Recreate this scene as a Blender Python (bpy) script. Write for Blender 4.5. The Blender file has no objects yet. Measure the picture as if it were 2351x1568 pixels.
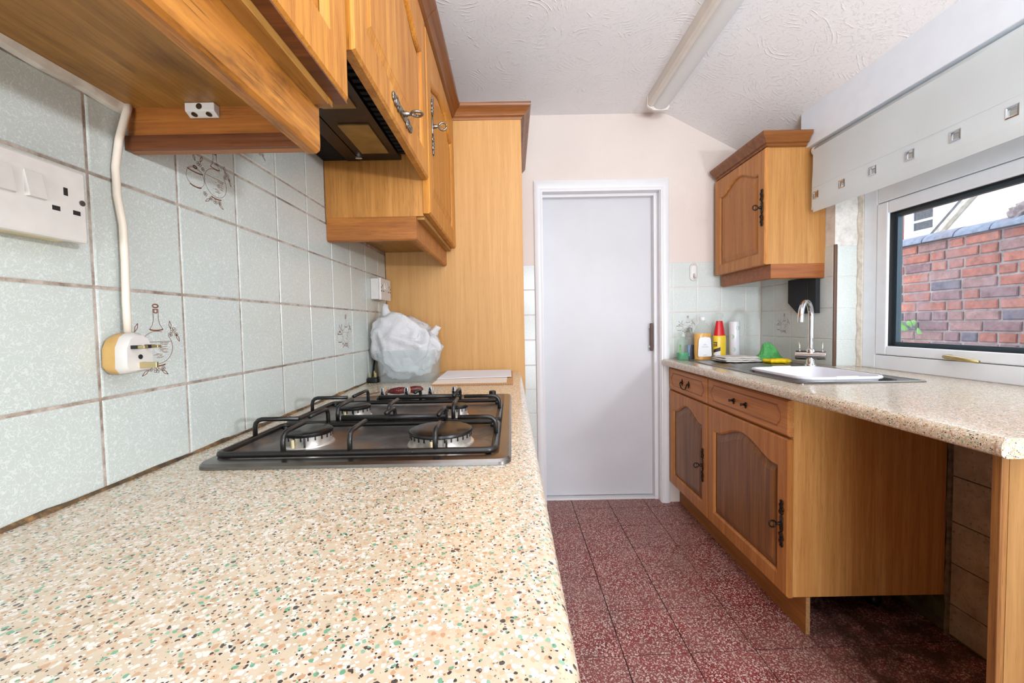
import bpy, bmesh, math, random
from mathutils import Vector, Matrix, noise
random.seed(7)
sc = bpy.context.scene
C = sc.collection
PI = math.pi

# ------------------------------------------------------------------ camera, world, lights, exposure
def setup_camera():
    f = 972.0; p, y, r = .0414, -.0005, -.0187
    Rx = Matrix(((1,0,0),(0,math.cos(p),-math.sin(p)),(0,math.sin(p),math.cos(p))))
    Ry = Matrix(((math.cos(y),0,math.sin(y)),(0,1,0),(-math.sin(y),0,math.cos(y))))
    Rz = Matrix(((math.cos(r),-math.sin(r),0),(math.sin(r),math.cos(r),0),(0,0,1)))
    R = Rz @ Rx @ Ry
    w = lambda v: Vector((v[0], v[2], -v[1]))
    right, down, fwd = w(R[0]), w(R[1]), w(R[2])
    M = Matrix.Identity(4)
    for i in range(3):
        M[i][0] = right[i]; M[i][1] = -down[i]; M[i][2] = -fwd[i]
    M.translation = (0, 0, 1.15)
    cd = bpy.data.cameras.new('camera'); cam = bpy.data.objects.new('camera', cd); C.objects.link(cam)
    cd.sensor_width = 36; cd.lens = 36*f/2351; cd.clip_start = .01
    cam.matrix_world = M
    sc.camera = cam
setup_camera()

W = bpy.data.worlds.new('overcast_sky'); sc.world = W; W.use_nodes = True
bg = W.node_tree.nodes['Background']
bg.inputs[0].default_value = (.86, .93, 1.0, 1); bg.inputs[1].default_value = 2.9

def area(name, loc, target, sx, sy, power, col):
    d = bpy.data.lights.new(name, 'AREA'); d.shape = 'RECTANGLE'; d.size = sx; d.size_y = sy; d.energy = power; d.color = col
    o = bpy.data.objects.new(name, d); C.objects.link(o); o.location = loc
    o.rotation_euler = (Vector(target)-Vector(loc)).to_track_quat('-Z', 'Y').to_euler()
    return o
TINT = (.93, .985, 1.06)
area('ceiling_fill', (.35, -.7, 1.60), (.72, .0, 3.2), .8, .6, 58, TINT)  # added upward fill lamp, brightens the ceiling and blind
area('low_fill', (.12, -2.4, .60), (.75, 1.5, .35), .9, .8, 54, TINT)  # added low fill lamp behind the camera, lifts floor and base units
area('right_key_light', (1.40, -.85, 1.345), (-.5, .95, 1.36), .24, .09, 30, TINT)  # unseen key lamp added at the right, throws the rail's shadow edge

vs = sc.view_settings
vs.view_transform = 'Standard'; vs.look = 'None'; vs.gamma = 1; vs.use_curve_mapping = False
vs.exposure = -0.06

# ------------------------------------------------------------------ constants
XL, XR, YF = -.559, 1.559, 2.65
WL, WR = .934, .914
ZC = 2.425
YB = -3.4            # how far the room is built behind the camera

# ------------------------------------------------------------------ material helpers
def lin(c):
    return tuple(((v/255)/12.92 if v/255 <= .04045 else ((v/255+.055)/1.055)**2.4) for v in c) + (1,)
class NT:
    def __init__(s, name):
        s.m = bpy.data.materials.new(name); s.m.use_nodes = True
        s.t = s.m.node_tree; s.b = s.t.nodes['Principled BSDF']; s.out = s.t.nodes['Material Output']
    def n(s, typ, **kw):
        o = s.t.nodes.new(typ)
        for k, v in kw.items():
            if k == 'op': o.operation = v
            elif k == 'bt': o.blend_type = v
            elif hasattr(o, k) and not k.startswith('i_'): setattr(o, k, v)
            else: o.inputs[k.replace('i_', '').replace('_', ' ')].default_value = v
        return o
    def l(s, a, b): s.t.links.new(a, b)
    def pos(s, scale=(1,1,1), obj=False):
        if obj: src = s.n('ShaderNodeTexCoord').outputs['Object']
        else: src = s.n('ShaderNodeNewGeometry').outputs['Position']
        mp = s.n('ShaderNodeMapping'); mp.inputs['Scale'].default_value = scale
        s.l(src, mp.inputs['Vector']); return mp.outputs[0]
    def noise(s, vec, scale, detail=2, rough=.5, dist=0):
        o = s.n('ShaderNodeTexNoise'); o.inputs['Scale'].default_value = scale; o.inputs['Detail'].default_value = detail
        o.inputs['Roughness'].default_value = rough; o.inputs['Distortion'].default_value = dist
        s.l(vec, o.inputs['Vector']); return o.outputs['Fac']
    def vor(s, vec, scale, feature='F1', rnd=1):
        o = s.n('ShaderNodeTexVoronoi'); o.feature = feature; o.inputs['Scale'].default_value = scale; o.inputs['Randomness'].default_value = rnd
        s.l(vec, o.inputs['Vector']); return o
    def ramp(s, fac, stops, interp='LINEAR'):
        o = s.n('ShaderNodeValToRGB'); e = o.color_ramp.elements; o.color_ramp.interpolation = interp
        while len(e) < len(stops): e.new(.5)
        for i, (p, c) in enumerate(stops):
            e[i].position = p; e[i].color = c if len(c) == 4 else lin(c)
        s.l(fac, o.inputs[0]); return o.outputs[0]
    def val(s, fac, a, b):      # map a..b to 0..1 clamped
        o = s.n('ShaderNodeMapRange'); o.inputs[1].default_value = a; o.inputs[2].default_value = b
        s.l(fac, o.inputs[0]); return o.outputs[0]
    def mix(s, fac, a, b, bt='MIX'):
        o = s.n('ShaderNodeMix'); o.data_type = 'RGBA'; o.blend_type = bt
        for sock, v in ((o.inputs[0], fac), (o.inputs[6], a), (o.inputs[7], b)):
            if hasattr(v, 'links') or hasattr(v, 'is_linked'): s.l(v, sock)
            elif isinstance(v, (int, float)): sock.default_value = v
            else: sock.default_value = v if len(v) == 4 else lin(v)
        return o.outputs[2]
    def math(s, op, a, b=None):
        o = s.n('ShaderNodeMath'); o.operation = op
        for i, v in enumerate((a, b)):
            if v is None: continue
            if isinstance(v, (int, float)): o.inputs[i].default_value = v
            else: s.l(v, o.inputs[i])
        return o.outputs[0]
    def color(s, c):
        if isinstance(c, tuple): s.b.inputs['Base Color'].default_value = c if len(c) == 4 else lin(c)
        else: s.l(c, s.b.inputs['Base Color'])
    def set(s, rough=None, metal=None, spec=None, coat=None, trans=None, alpha=None, ior=None, sss=None):
        for k, v in (('Roughness', rough), ('Metallic', metal), ('Specular IOR Level', spec), ('Coat Weight', coat), ('Transmission Weight', trans), ('Alpha', alpha), ('IOR', ior)):
            if v is None: continue
            if isinstance(v, (int, float)): s.b.inputs[k].default_value = v
            else: s.l(v, s.b.inputs[k])
    def bump(s, h, strength=.3, dist=.002):
        o = s.n('ShaderNodeBump'); o.inputs['Strength'].default_value = strength; o.inputs['Distance'].default_value = dist
        s.l(h, o.inputs['Height']); s.l(o.outputs[0], s.b.inputs['Normal'])

def plain(name, c, rough=.5, metal=0, spec=.5, var=.06, scale=18, **kw):
    k = NT(name); base = lin(c)
    n = k.noise(k.pos(), scale, 4)
    dark = tuple(v*(1-var) for v in base[:3])+(1,); lite = tuple(min(1, v*(1+var)) for v in base[:3])+(1,)
    k.color(k.ramp(n, [(.3, dark), (.7, lite)])); k.set(rough=rough, metal=metal, spec=spec, **kw)
    return k.m

def wood(name, dark, light, axis='z', rough=.42, pore=.35, worn=0, band=1.0):
    k = NT(name)
    i = 'xyz'.index(axis)
    def sc3(a, b):
        v = [a, a, a]; v[i] = b; return tuple(v)
    g1 = k.noise(k.pos(sc3(34*band, 1.6)), 1, 3, .55, .4)
    g2 = k.noise(k.pos(sc3(170, 5)), 1, 2)
    g3 = k.noise(k.pos(sc3(420, 16)), 1, 1)
    f = k.math('ADD', k.math('MULTIPLY', g1, .62), k.math('MULTIPLY', g2, .38))
    col = k.ramp(f, [(.33, dark), (.5, tuple((a+b)//2 for a, b in zip(dark, light))), (.66, light)])
    pr = k.val(g3, .60, .72)
    col = k.mix(k.math('MULTIPLY', pr, pore), col, tuple(int(v*.55) for v in dark))
    if worn:
        wn = k.val(k.noise(k.pos(sc3(22, 6)), 1, 5, .7), .50, .74)
        col = k.mix(k.math('MULTIPLY', wn, worn), col, (58, 30, 12))
    k.color(col); k.set(rough=rough, spec=.4)
    k.bump(g2, .12, .001)
    return k.m

# --- surfaces
def mk_tile(name, base, lite):
    k = NT(name)
    v = k.pos()
    n1 = k.noise(v, 205, .4, .4, .6)
    line = k.val(k.math('ABSOLUTE', k.math('SUBTRACT', n1, .5)), .055, .020)
    big = k.noise(k.pos(), 5, 3)
    c0 = k.ramp(big, [(.3, tuple(int(q*.97) for q in base)), (.7, base)])
    col = k.mix(line, c0, lite)
    k.color(col); k.set(rough=.2, spec=.45); k.bump(line, .12, .0006)
    return k.m
M_TILE = mk_tile('mint_tile_glaze', (194, 201, 195), (206, 212, 208))
M_TILE2 = mk_tile('pale_tile_glaze', (208, 215, 211), (221, 226, 223))
M_TILEDIRT = None
def mk_lowtile():
    k = NT('dusty_tile_glaze')
    n = k.noise(k.pos(), 14, 6, .7); n2 = k.noise(k.pos(), 90, 3)
    col = k.ramp(n, [(.3, (150, 132, 108)), (.65, (186, 172, 148))])
    col = k.mix(k.math('MULTIPLY', k.val(n2, .60, .72), .6), col, (84, 66, 46))
    k.color(col); k.set(rough=.6); return k.m
M_TILEDIRT = mk_lowtile()
def mk_grout():
    k = NT('stained_grout')
    n = k.noise(k.pos(), 40, 5, .7); n2 = k.noise(k.pos(), 6, 2)
    col = k.ramp(n, [(.3, (120, 100, 84)), (.6, (190, 176, 164))])
    col = k.mix(k.math('MULTIPLY', k.val(n2, .5, .65), .45), col, (78, 58, 40))
    k.color(col); k.set(rough=.9); return k.m
M_GROUT = mk_grout()
M_GROUT_W = plain('pale_grout', (206, 204, 198), .9, scale=30, var=.1)

def mk_worktop():
    k = NT('speckled_laminate')
    v = k.pos((1, 1, 1))
    warp = k.n('ShaderNodeTexNoise'); warp.inputs['Scale'].default_value = 130; warp.inputs['Detail'].default_value = 2; k.l(v, warp.inputs['Vector'])
    mv = k.n('ShaderNodeVectorMath'); mv.operation = 'MULTIPLY_ADD'; k.l(warp.outputs['Color'], mv.inputs[0])
    mv.inputs[1].default_value = (.005, .005, .005); k.l(v, mv.inputs[2])
    col = k.ramp(k.noise(v, 60, 3), [(.35, (200, 182, 156)), (.65, (214, 197, 172))])
    def layer(col, scale, stops, size_lo, size_hi, off):
        mp = k.n('ShaderNodeMapping'); mp.inputs['Location'].default_value = (off, off*.7, off*.3); mp.inputs['Rotation'].default_value = (0, 0, off)
        k.l(mv.outputs[0], mp.inputs['Vector'])
        vo = k.vor(mp.outputs[0], scale)
        sep = k.n('ShaderNodeSeparateColor'); k.l(vo.outputs['Color'], sep.inputs[0])
        cc = k.ramp(sep.outputs[0], stops, 'CONSTANT')
        thr = k.n('ShaderNodeMapRange'); thr.inputs[3].default_value = size_lo; thr.inputs[4].default_value = size_hi
        k.l(sep.outputs[1], thr.inputs[0])
        mask = k.math('LESS_THAN', vo.outputs['Distance'], thr.outputs[0])
        return k.mix(mask, col, cc)
    cream = (242, 230, 212)
    col = layer(col, 225, [(0, (226, 219, 208)), (.42, (206, 176, 144)), (.70, (230, 224, 214)), (.88, (196, 158, 124))], .16, .66, 1.3)
    col = layer(col, 215, [(0, (112, 164, 132)), (.24, (144, 180, 156)), (.40, (194, 152, 116)), (.66, (80, 74, 70)), (.84, (230, 225, 216))], -.14, .50, 4.1)
    col = layer(col, 330, [(0, (58, 54, 52)), (.34, (148, 120, 96)), (.5, (70, 64, 60)), (.7, (120, 158, 130)), (.82, (232, 226, 216))], -.22, .46, 7.7)
    k.color(col); k.set(rough=.24, spec=.6, coat=.4); k.b.inputs['Coat Roughness'].default_value = .16
    return k.m
M_WT = mk_worktop()

def mk_terrazzo():
    k = NT('red_terrazzo')
    v = k.pos()
    warp = k.n('ShaderNodeTexNoise'); warp.inputs['Scale'].default_value = 160; k.l(v, warp.inputs['Vector'])
    mv = k.n('ShaderNodeVectorMath'); mv.operation = 'MULTIPLY_ADD'; k.l(warp.outputs['Color'], mv.inputs[0])
    mv.inputs[1].default_value = (.004, .004, .004); k.l(v, mv.inputs[2])
    base = k.ramp(k.noise(v, 9, 4), [(.3, (112, 30, 32)), (.7, (142, 48, 48))])
    vo = k.vor(mv.outputs[0], 150); sep = k.n('ShaderNodeSeparateColor'); k.l(vo.outputs['Color'], sep.inputs[0])
    thr = k.n('ShaderNodeMapRange'); thr.inputs[3].default_value = .22; thr.inputs[4].default_value = .56; k.l(sep.outputs[1], thr.inputs[0])
    mask = k.math('LESS_THAN', vo.outputs['Distance'], thr.outputs[0])
    chip = k.ramp(sep.outputs[0], [(0, (208, 182, 172)), (.5, (224, 206, 198)), (.8, (188, 150, 140))], 'CONSTANT')
    col = k.mix(mask, base, chip)
    vo2 = k.vor(mv.outputs[0], 330); sep2 = k.n('ShaderNodeSeparateColor'); k.l(vo2.outputs['Color'], sep2.inputs[0])
    m2 = k.math('MULTIPLY', k.math('LESS_THAN', vo2.outputs['Distance'], .32), k.math('GREATER_THAN', sep2.outputs[1], .42))
    col = k.mix(m2, col, (206, 176, 166))
    # grey-brown dust film, brown damp stain in the alcove under the right worktop
    film = k.val(k.noise(v, 3.2, 5, .65), .42, .75)
    col = k.mix(k.math('MULTIPLY', film, .5), col, (158, 130, 122))
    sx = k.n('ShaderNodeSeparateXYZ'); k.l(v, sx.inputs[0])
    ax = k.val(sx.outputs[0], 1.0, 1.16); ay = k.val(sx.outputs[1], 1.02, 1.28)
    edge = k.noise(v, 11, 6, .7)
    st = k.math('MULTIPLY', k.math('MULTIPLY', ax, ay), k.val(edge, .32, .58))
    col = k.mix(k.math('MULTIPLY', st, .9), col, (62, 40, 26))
    far = k.val(sx.outputs[1], 2.2, 2.75)
    col = k.mix(k.math('MULTIPLY', far, .35), col, (140, 104, 92))
    k.color(col); k.set(rough=.42, spec=.4)
    return k.m
M_FLOOR = mk_terrazzo()
M_JOINT = plain('dark_floor_joint', (58, 34, 30), .9, scale=60, var=.2)

def mk_artex(name, c, s=1.0):
    k = NT(name)
    v = k.pos()
    warp = k.n('ShaderNodeTexNoise'); warp.inputs['Scale'].default_value = 7; warp.inputs['Detail'].default_value = 3; k.l(v, warp.inputs['Vector'])
    mv = k.n('ShaderNodeVectorMath'); mv.operation = 'MULTIPLY_ADD'; k.l(warp.outputs['Color'], mv.inputs[0])
    mv.inputs[1].default_value = (.06, .06, .06); k.l(v, mv.inputs[2])
    d = k.vor(mv.outputs[0], 3.1).outputs['Distance']
    arcs = k.math('SINE', k.math('MULTIPLY', d, 120))
    arcs = k.math('POWER', k.val(arcs, -.2, 1), 2.5)
    msk = k.val(k.noise(v, 16, 5, .7), .50, .66)
    fine = k.noise(v, 70, 5, .7, 1.2)
    flk = k.val(k.noise(v, 26, 6, .75, 2.5), .56, .72)
    h = k.math('ADD', k.math('MULTIPLY', k.math('MULTIPLY', arcs, msk), .75), k.math('ADD', k.math('MULTIPLY', fine, .25), k.math('MULTIPLY', flk, .55)))
    col = k.ramp(k.noise(v, 2.2, 4), [(.3, tuple(int(q*.97) for q in c)), (.7, c)])
    k.color(col); k.set(rough=.7, spec=.3); k.bump(h, .55*s, .004)
    return k.m
M_CEIL = mk_artex('artex_paint', (246, 246, 247))
M_FARWALL = mk_artex('cream_wall_paint', (224, 212, 204), .32)
def mk_plaster():
    k = NT('patchy_white_plaster'); n = k.noise(k.pos(), 30, 6, .75); n2 = k.noise(k.pos(), 120, 4)
    col = k.ramp(n, [(.3, (196, 192, 184)), (.6, (226, 223, 218))])
    col = k.mix(k.math('MULTIPLY', k.val(n2, .66, .76), .5), col, (120, 112, 104))
    k.color(col); k.set(rough=.85); k.bump(n, .4, .004); return k.m
M_PLASTER = mk_plaster()
M_WHITE = plain('white_gloss_paint', (226, 226, 228), .32, var=.02, scale=6)
M_DOORW = plain('white_door_paint', (205, 205, 208), .4, var=.025, scale=4)
M_UPVC = plain('white_window_plastic', (236, 243, 250), .28, var=.02)
M_BOX = plain('white_boxing_paint', (228, 236, 244), .5, var=.02)
M_CAULK = plain('off_white_filler', (214, 206, 192), .8, var=.12, scale=60)
M_BLACKGAP = plain('black_gasket_and_gap', (24, 26, 28), .6)
# wood
OAK_D, OAK_L = (170, 98, 32), (216, 150, 62)
M_OAK_Z = wood('honey_oak_upright', (164, 98, 28), (202, 140, 56), 'z', pore=.6)
M_OAK_Y = wood('honey_oak_along', (186, 112, 36), (218, 150, 62), 'y')
M_OAK_YW = wood('greasy_oak_rail', (148, 88, 30), (196, 132, 54), 'y', worn=.9, pore=.6)
M_OAK_X = wood('oak_across', (138, 80, 33), (176, 110, 48), 'x', worn=.35)
M_OAK_XR = wood('reddish_oak_across', (84, 46, 24), (128, 74, 40), 'x', worn=.5)
M_CORN_Y = wood('brown_cornice_along', (94, 52, 20), (136, 82, 37), 'y', rough=.35)
M_CORN_X = wood('brown_cornice_across', (106, 60, 25), (150, 94, 46), 'x', rough=.35)
M_CARC = wood('oak_foil_underside', (138, 94, 40), (176, 128, 64), 'y', worn=.5, band=.7)
M_VEN_Z = wood('pale_oak_veneer', (183, 134, 76), (198, 150, 92), 'z', rough=.5, pore=.18, band=1.5)
M_VEN_Z2 = wood('amber_oak_veneer', (190, 130, 66), (218, 164, 98), 'z', rough=.5, pore=.3, band=1.3)
M_BDOOR_Z = wood('brown_oak_upright', (164, 102, 46), (202, 140, 74), 'z', rough=.45)
M_BDOOR_P = wood('dark_oak_panel', (104, 68, 38), (158, 108, 60), 'z', rough=.4)
M_BDOOR_Y = wood('brown_oak_along', (172, 110, 56), (206, 144, 84), 'y', rough=.5, pore=.15)
M_PLINTH = wood('oak_foil_plinth', (134, 84, 34), (166, 108, 48), 'y', rough=.55)
M_EDGE = wood('striped_oak_lipping', (118, 74, 36), (164, 116, 64), 'z', band=2.4, pore=.6)
# metals, plastics
M_CHROME = plain('chrome', (214, 216, 220), .08, 1, var=.02)
M_STEEL = plain('brushed_steel', (126, 123, 120), .26, 1, var=.08, scale=30)
M_ALU = plain('cast_aluminium', (214, 208, 200), .38, .8, var=.2, scale=90)
M_PEWTER = plain('aged_pewter', (142, 136, 128), .36, 1, var=.35, scale=140)
M_BRONZE = plain('dark_bronze', (62, 48, 38), .42, .85, var=.3, scale=120)
M_BRASS = plain('worn_brass', (196, 180, 134), .3, 1, var=.15)
M_IRON = plain('black_enamel', (22, 21, 21), .3, 0, var=.3, scale=200)
M_BLACK = plain('black_plastic', (20, 20, 20), .35)
M_HOOD = plain('greasy_black_metal', (30, 24, 20), .4, .2, var=.5, scale=50)
M_HOODB = plain('sooty_black_metal', (7, 6, 6), .95, 0, var=.5, scale=60)
M_LENS = plain('yellowed_lamp_lens', (150, 118, 66), .35, 0, var=.35, scale=14)
M_SOCK = plain('aged_white_plastic', (206, 201, 195), .35, var=.05, scale=40)
M_SOCKY = plain('yellowed_plastic', (222, 206, 160), .5, var=.12, scale=40)
M_PLUGY = plain('yellowed_plug_shell', (206, 164, 96), .4, var=.1, scale=40)
M_CABLE = plain('white_cable_sheath', (226, 214, 198), .45, var=.05)
M_HOLE = plain('dark_slot', (28, 24, 20), .8)
def mk_hob():
    k = NT('stained_hob_steel'); v = k.pos()
    n = k.noise(v, 16, 6, .65, 1.0); n2 = k.noise(v, 6, 4, .6, .6); sp = k.noise(v, 420, 2)
    col = k.ramp(n, [(.3, (74, 71, 70)), (.55, (112, 107, 104)), (.75, (146, 141, 136))])
    col = k.mix(k.math('MULTIPLY', k.val(n2, .50, .58), .75), col, (150, 104, 62))
    col = k.mix(k.val(sp, .74, .78), col, (226, 216, 200))
    k.color(col); k.set(rough=.34, metal=.55); return k.m
M_HOB = mk_hob()
def mk_iron_dirty():
    k = NT('crumb_dusted_enamel'); v = k.pos(); sp = k.noise(v, 520, 2)
    k.color(k.mix(k.val(sp, .72, .78), (26, 24, 23), (170, 160, 148))); k.set(rough=.32, spec=.5); return k.m
M_GRATE = mk_iron_dirty()
M_PRINT = plain('brown_tile_print', (128, 84, 60), .4, var=.2, scale=90)
M_PRINTL = plain('light_brown_tile_print', (176, 146, 124), .4, var=.2, scale=90)

def mk_glass():
    k = NT('window_glass'); t = k.n('ShaderNodeBsdfTransparent'); g = k.n('ShaderNodeBsdfGlossy'); g.inputs['Roughness'].default_value = .02
    lw = k.n('ShaderNodeLayerWeight'); lw.inputs[0].default_value = .5
    fr = k.math('ADD', k.math('MULTIPLY', k.math('POWER', lw.outputs['Facing'], 5), .6), .03)
    mx = k.n('ShaderNodeMixShader'); k.l(fr, mx.inputs[0]); k.l(t.outputs[0], mx.inputs[1]); k.l(g.outputs[0], mx.inputs[2])
    k.l(mx.outputs[0], k.out.inputs[0]); return k.m
M_GLASS = mk_glass()
def mk_clear(name, c, dens, rough=.1, white=.15):
    k = NT(name); t = k.n('ShaderNodeBsdfTransparent'); t.inputs[0].default_value = lin(c)
    k.b.inputs['Base Color'].default_value = lin(c); k.set(rough=rough)
    mx = k.n('ShaderNodeMixShader'); mx.inputs[0].default_value = dens
    k.l(t.outputs[0], mx.inputs[1]); k.l(k.b.outputs[0], mx.inputs[2]); k.l(mx.outputs[0], k.out.inputs[0]); return k.m
M_CLEAR = mk_clear('clear_plastic', (244, 246, 244), .10)
M_TUB = mk_clear('frosted_tub_plastic', (244, 247, 247), .13, .3)
def mk_bag():
    k = NT('thin_white_polythene'); v = k.pos(); n = k.noise(v, 30, 5, .6, 1.5)
    k.color(k.ramp(n, [(.3, (232, 231, 233)), (.7, (250, 250, 251))])); k.set(rough=.2)
    tl = k.n('ShaderNodeBsdfTranslucent'); tl.inputs[0].default_value = lin((236, 234, 236))
    tr = k.n('ShaderNodeBsdfTransparent')
    m1 = k.n('ShaderNodeMixShader'); m1.inputs[0].default_value = .3; k.l(k.b.outputs[0], m1.inputs[1]); k.l(tl.outputs[0], m1.inputs[2])
    m2 = k.n('ShaderNodeMixShader'); m2.inputs[0].default_value = .26; k.l(m1.outputs[0], m2.inputs[1]); k.l(tr.outputs[0], m2.inputs[2])
    k.bump(n, .8, .008)
    k.l(m2.outputs[0], k.out.inputs[0]); return k.m
M_BAG = mk_bag()
def mk_fabric(name, c, tl_=.35):
    k = NT(name); v = k.pos(); n = k.noise(v, 5, 4)
    k.color(k.ramp(n, [(.3, tuple(int(q*.97) for q in c)), (.7, c)])); k.set(rough=.8, spec=.2)
    tl = k.n('ShaderNodeBsdfTranslucent'); tl.inputs[0].default_value = lin(c)
    m1 = k.n('ShaderNodeMixShader'); m1.inputs[0].default_value = tl_; k.l(k.b.outputs[0], m1.inputs[1]); k.l(tl.outputs[0], m1.inputs[2])
    k.l(m1.outputs[0], k.out.inputs[0]); return k.m
M_BLIND = mk_fabric('cream_blind_fabric', (240, 245, 246), .45)
M_PAPER = plain('white_paper', (238, 238, 242), .8, var=.01)
M_CARD = plain('brown_cardboard', (196, 148, 100), .85, var=.06)
M_TOWEL = plain('off_white_cotton', (216, 212, 206), .95, var=.06, scale=60)
M_GREEN = plain('green_microfibre', (92, 176, 100), .9, var=.12, scale=60)
M_YELLOW = plain('yellow_cloth', (246, 210, 12), .8, var=.06, scale=60)
M_BOWL = plain('white_bowl_plastic', (228, 229, 236), .3, var=.02)
M_BOARD = plain('black_board', (26, 26, 30), .7, var=.2)
M_RED = plain('red_plastic', (206, 30, 34), .25, var=.04)
M_YEL2 = plain('yellow_label_plastic', (240, 204, 52), .3, var=.06)
M_AMBER = plain('amber_soap', (238, 168, 24), .12, var=.12, scale=20)
M_GREENL = plain('green_liquid', (22, 156, 104), .12, var=.1)
M_BLUEL = plain('blue_liquid', (20, 44, 92), .15, var=.1)
M_LGREEN = plain('pale_green_print', (176, 204, 182), .5, var=.05)
M_GREYP = plain('grey_print', (176, 172, 170), .5, var=.05)
M_LBLUE = plain('blue_white_label', (120, 156, 206), .4, var=.3, scale=90)
M_DGREEN = plain('green_leaf_label', (112, 160, 96), .4, var=.3, scale=90)
M_DARKP = plain('dark_print', (54, 40, 44), .5, var=.1)
M_REDHANDLE = None
def mk_redhandle():
    k = NT('flecked_red_handle'); v = k.pos(); sp = k.noise(v, 420, 2)
    k.color(k.mix(k.val(sp, .66, .72), (92, 20, 24), (226, 200, 190))); k.set(rough=.3); return k.m
M_REDHANDLE = mk_redhandle()
M_RUST = plain('rusty_blade', (146, 96, 72), .5, .4, var=.25, scale=80)
M_BROWNPL = plain('brown_plastic_pull', (74, 40, 24), .35, var=.1)
M_DIFF = None
def mk_diffuser():
    k = NT('ribbed_diffuser'); v = k.pos((1, 1, 1)); w = k.n('ShaderNodeTexWave'); w.bands_direction = 'Y'; w.inputs['Scale'].default_value = 60
    k.l(v, w.inputs['Vector']); k.color((224, 225, 224)); k.set(rough=.3); k.bump(w.outputs['Fac'], .25, .002); return k.m
M_DIFF = mk_diffuser()
M_BATTEN = plain('aged_batten_enamel', (222, 216, 206), .45, var=.03)
# outside
def mk_brick(name, c):
    k = NT(name); v = k.pos(); n = k.noise(v, 22, 5, .7); n2 = k.noise(v, 5, 3)
    col = k.ramp(n, [(.3, tuple(int(q*.82) for q in c)), (.7, tuple(min(255, int(q*1.08)) for q in c))])
    col = k.mix(k.math('MULTIPLY', k.val(n2, .48, .7), .5), col, (150, 136, 142))
    k.color(col); k.set(rough=.9, spec=.2); k.bump(n, .6, .006); return k.m
M_BR = [mk_brick('red_brick', (170, 116, 108)), mk_brick('orange_brick', (186, 128, 116)), mk_brick('plum_brick', (142, 116, 122)),
        mk_brick('dusky_brick', (160, 130, 130)), mk_brick('blue_grey_brick', (118, 114, 128))]
M_MORTAR = mk_brick('grey_mortar', (166, 156, 158))
M_COPE = mk_brick('blue_coping_brick', (136, 146, 166))
M_RENDER = plain('white_render', (244, 243, 238), .9, var=.03)
M_GROUND = plain('grey_paving', (150, 146, 140), .9, var=.15)
M_VERGE = plain('weathered_verge', (196, 190, 182), .9, var=.2)
M_SLATE = plain('grey_slate', (96, 98, 104), .7, var=.2)
M_DGLASS = plain('dark_pane', (70, 78, 88), .15, var=.3, scale=20)
M_LEAF = plain('bright_leaf', (120, 176, 96), .5, var=.15)
M_SEAL = None
def mk_seal():
    k = NT('mouldy_sealant'); v = k.pos(); n = k.noise(v, 28, 5, .75)
    k.color(k.ramp(n, [(.32, (40, 32, 24)), (.5, (96, 74, 48)), (.66, (166, 126, 78))])); k.set(rough=.7); return k.m
M_SEAL = mk_seal()

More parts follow.
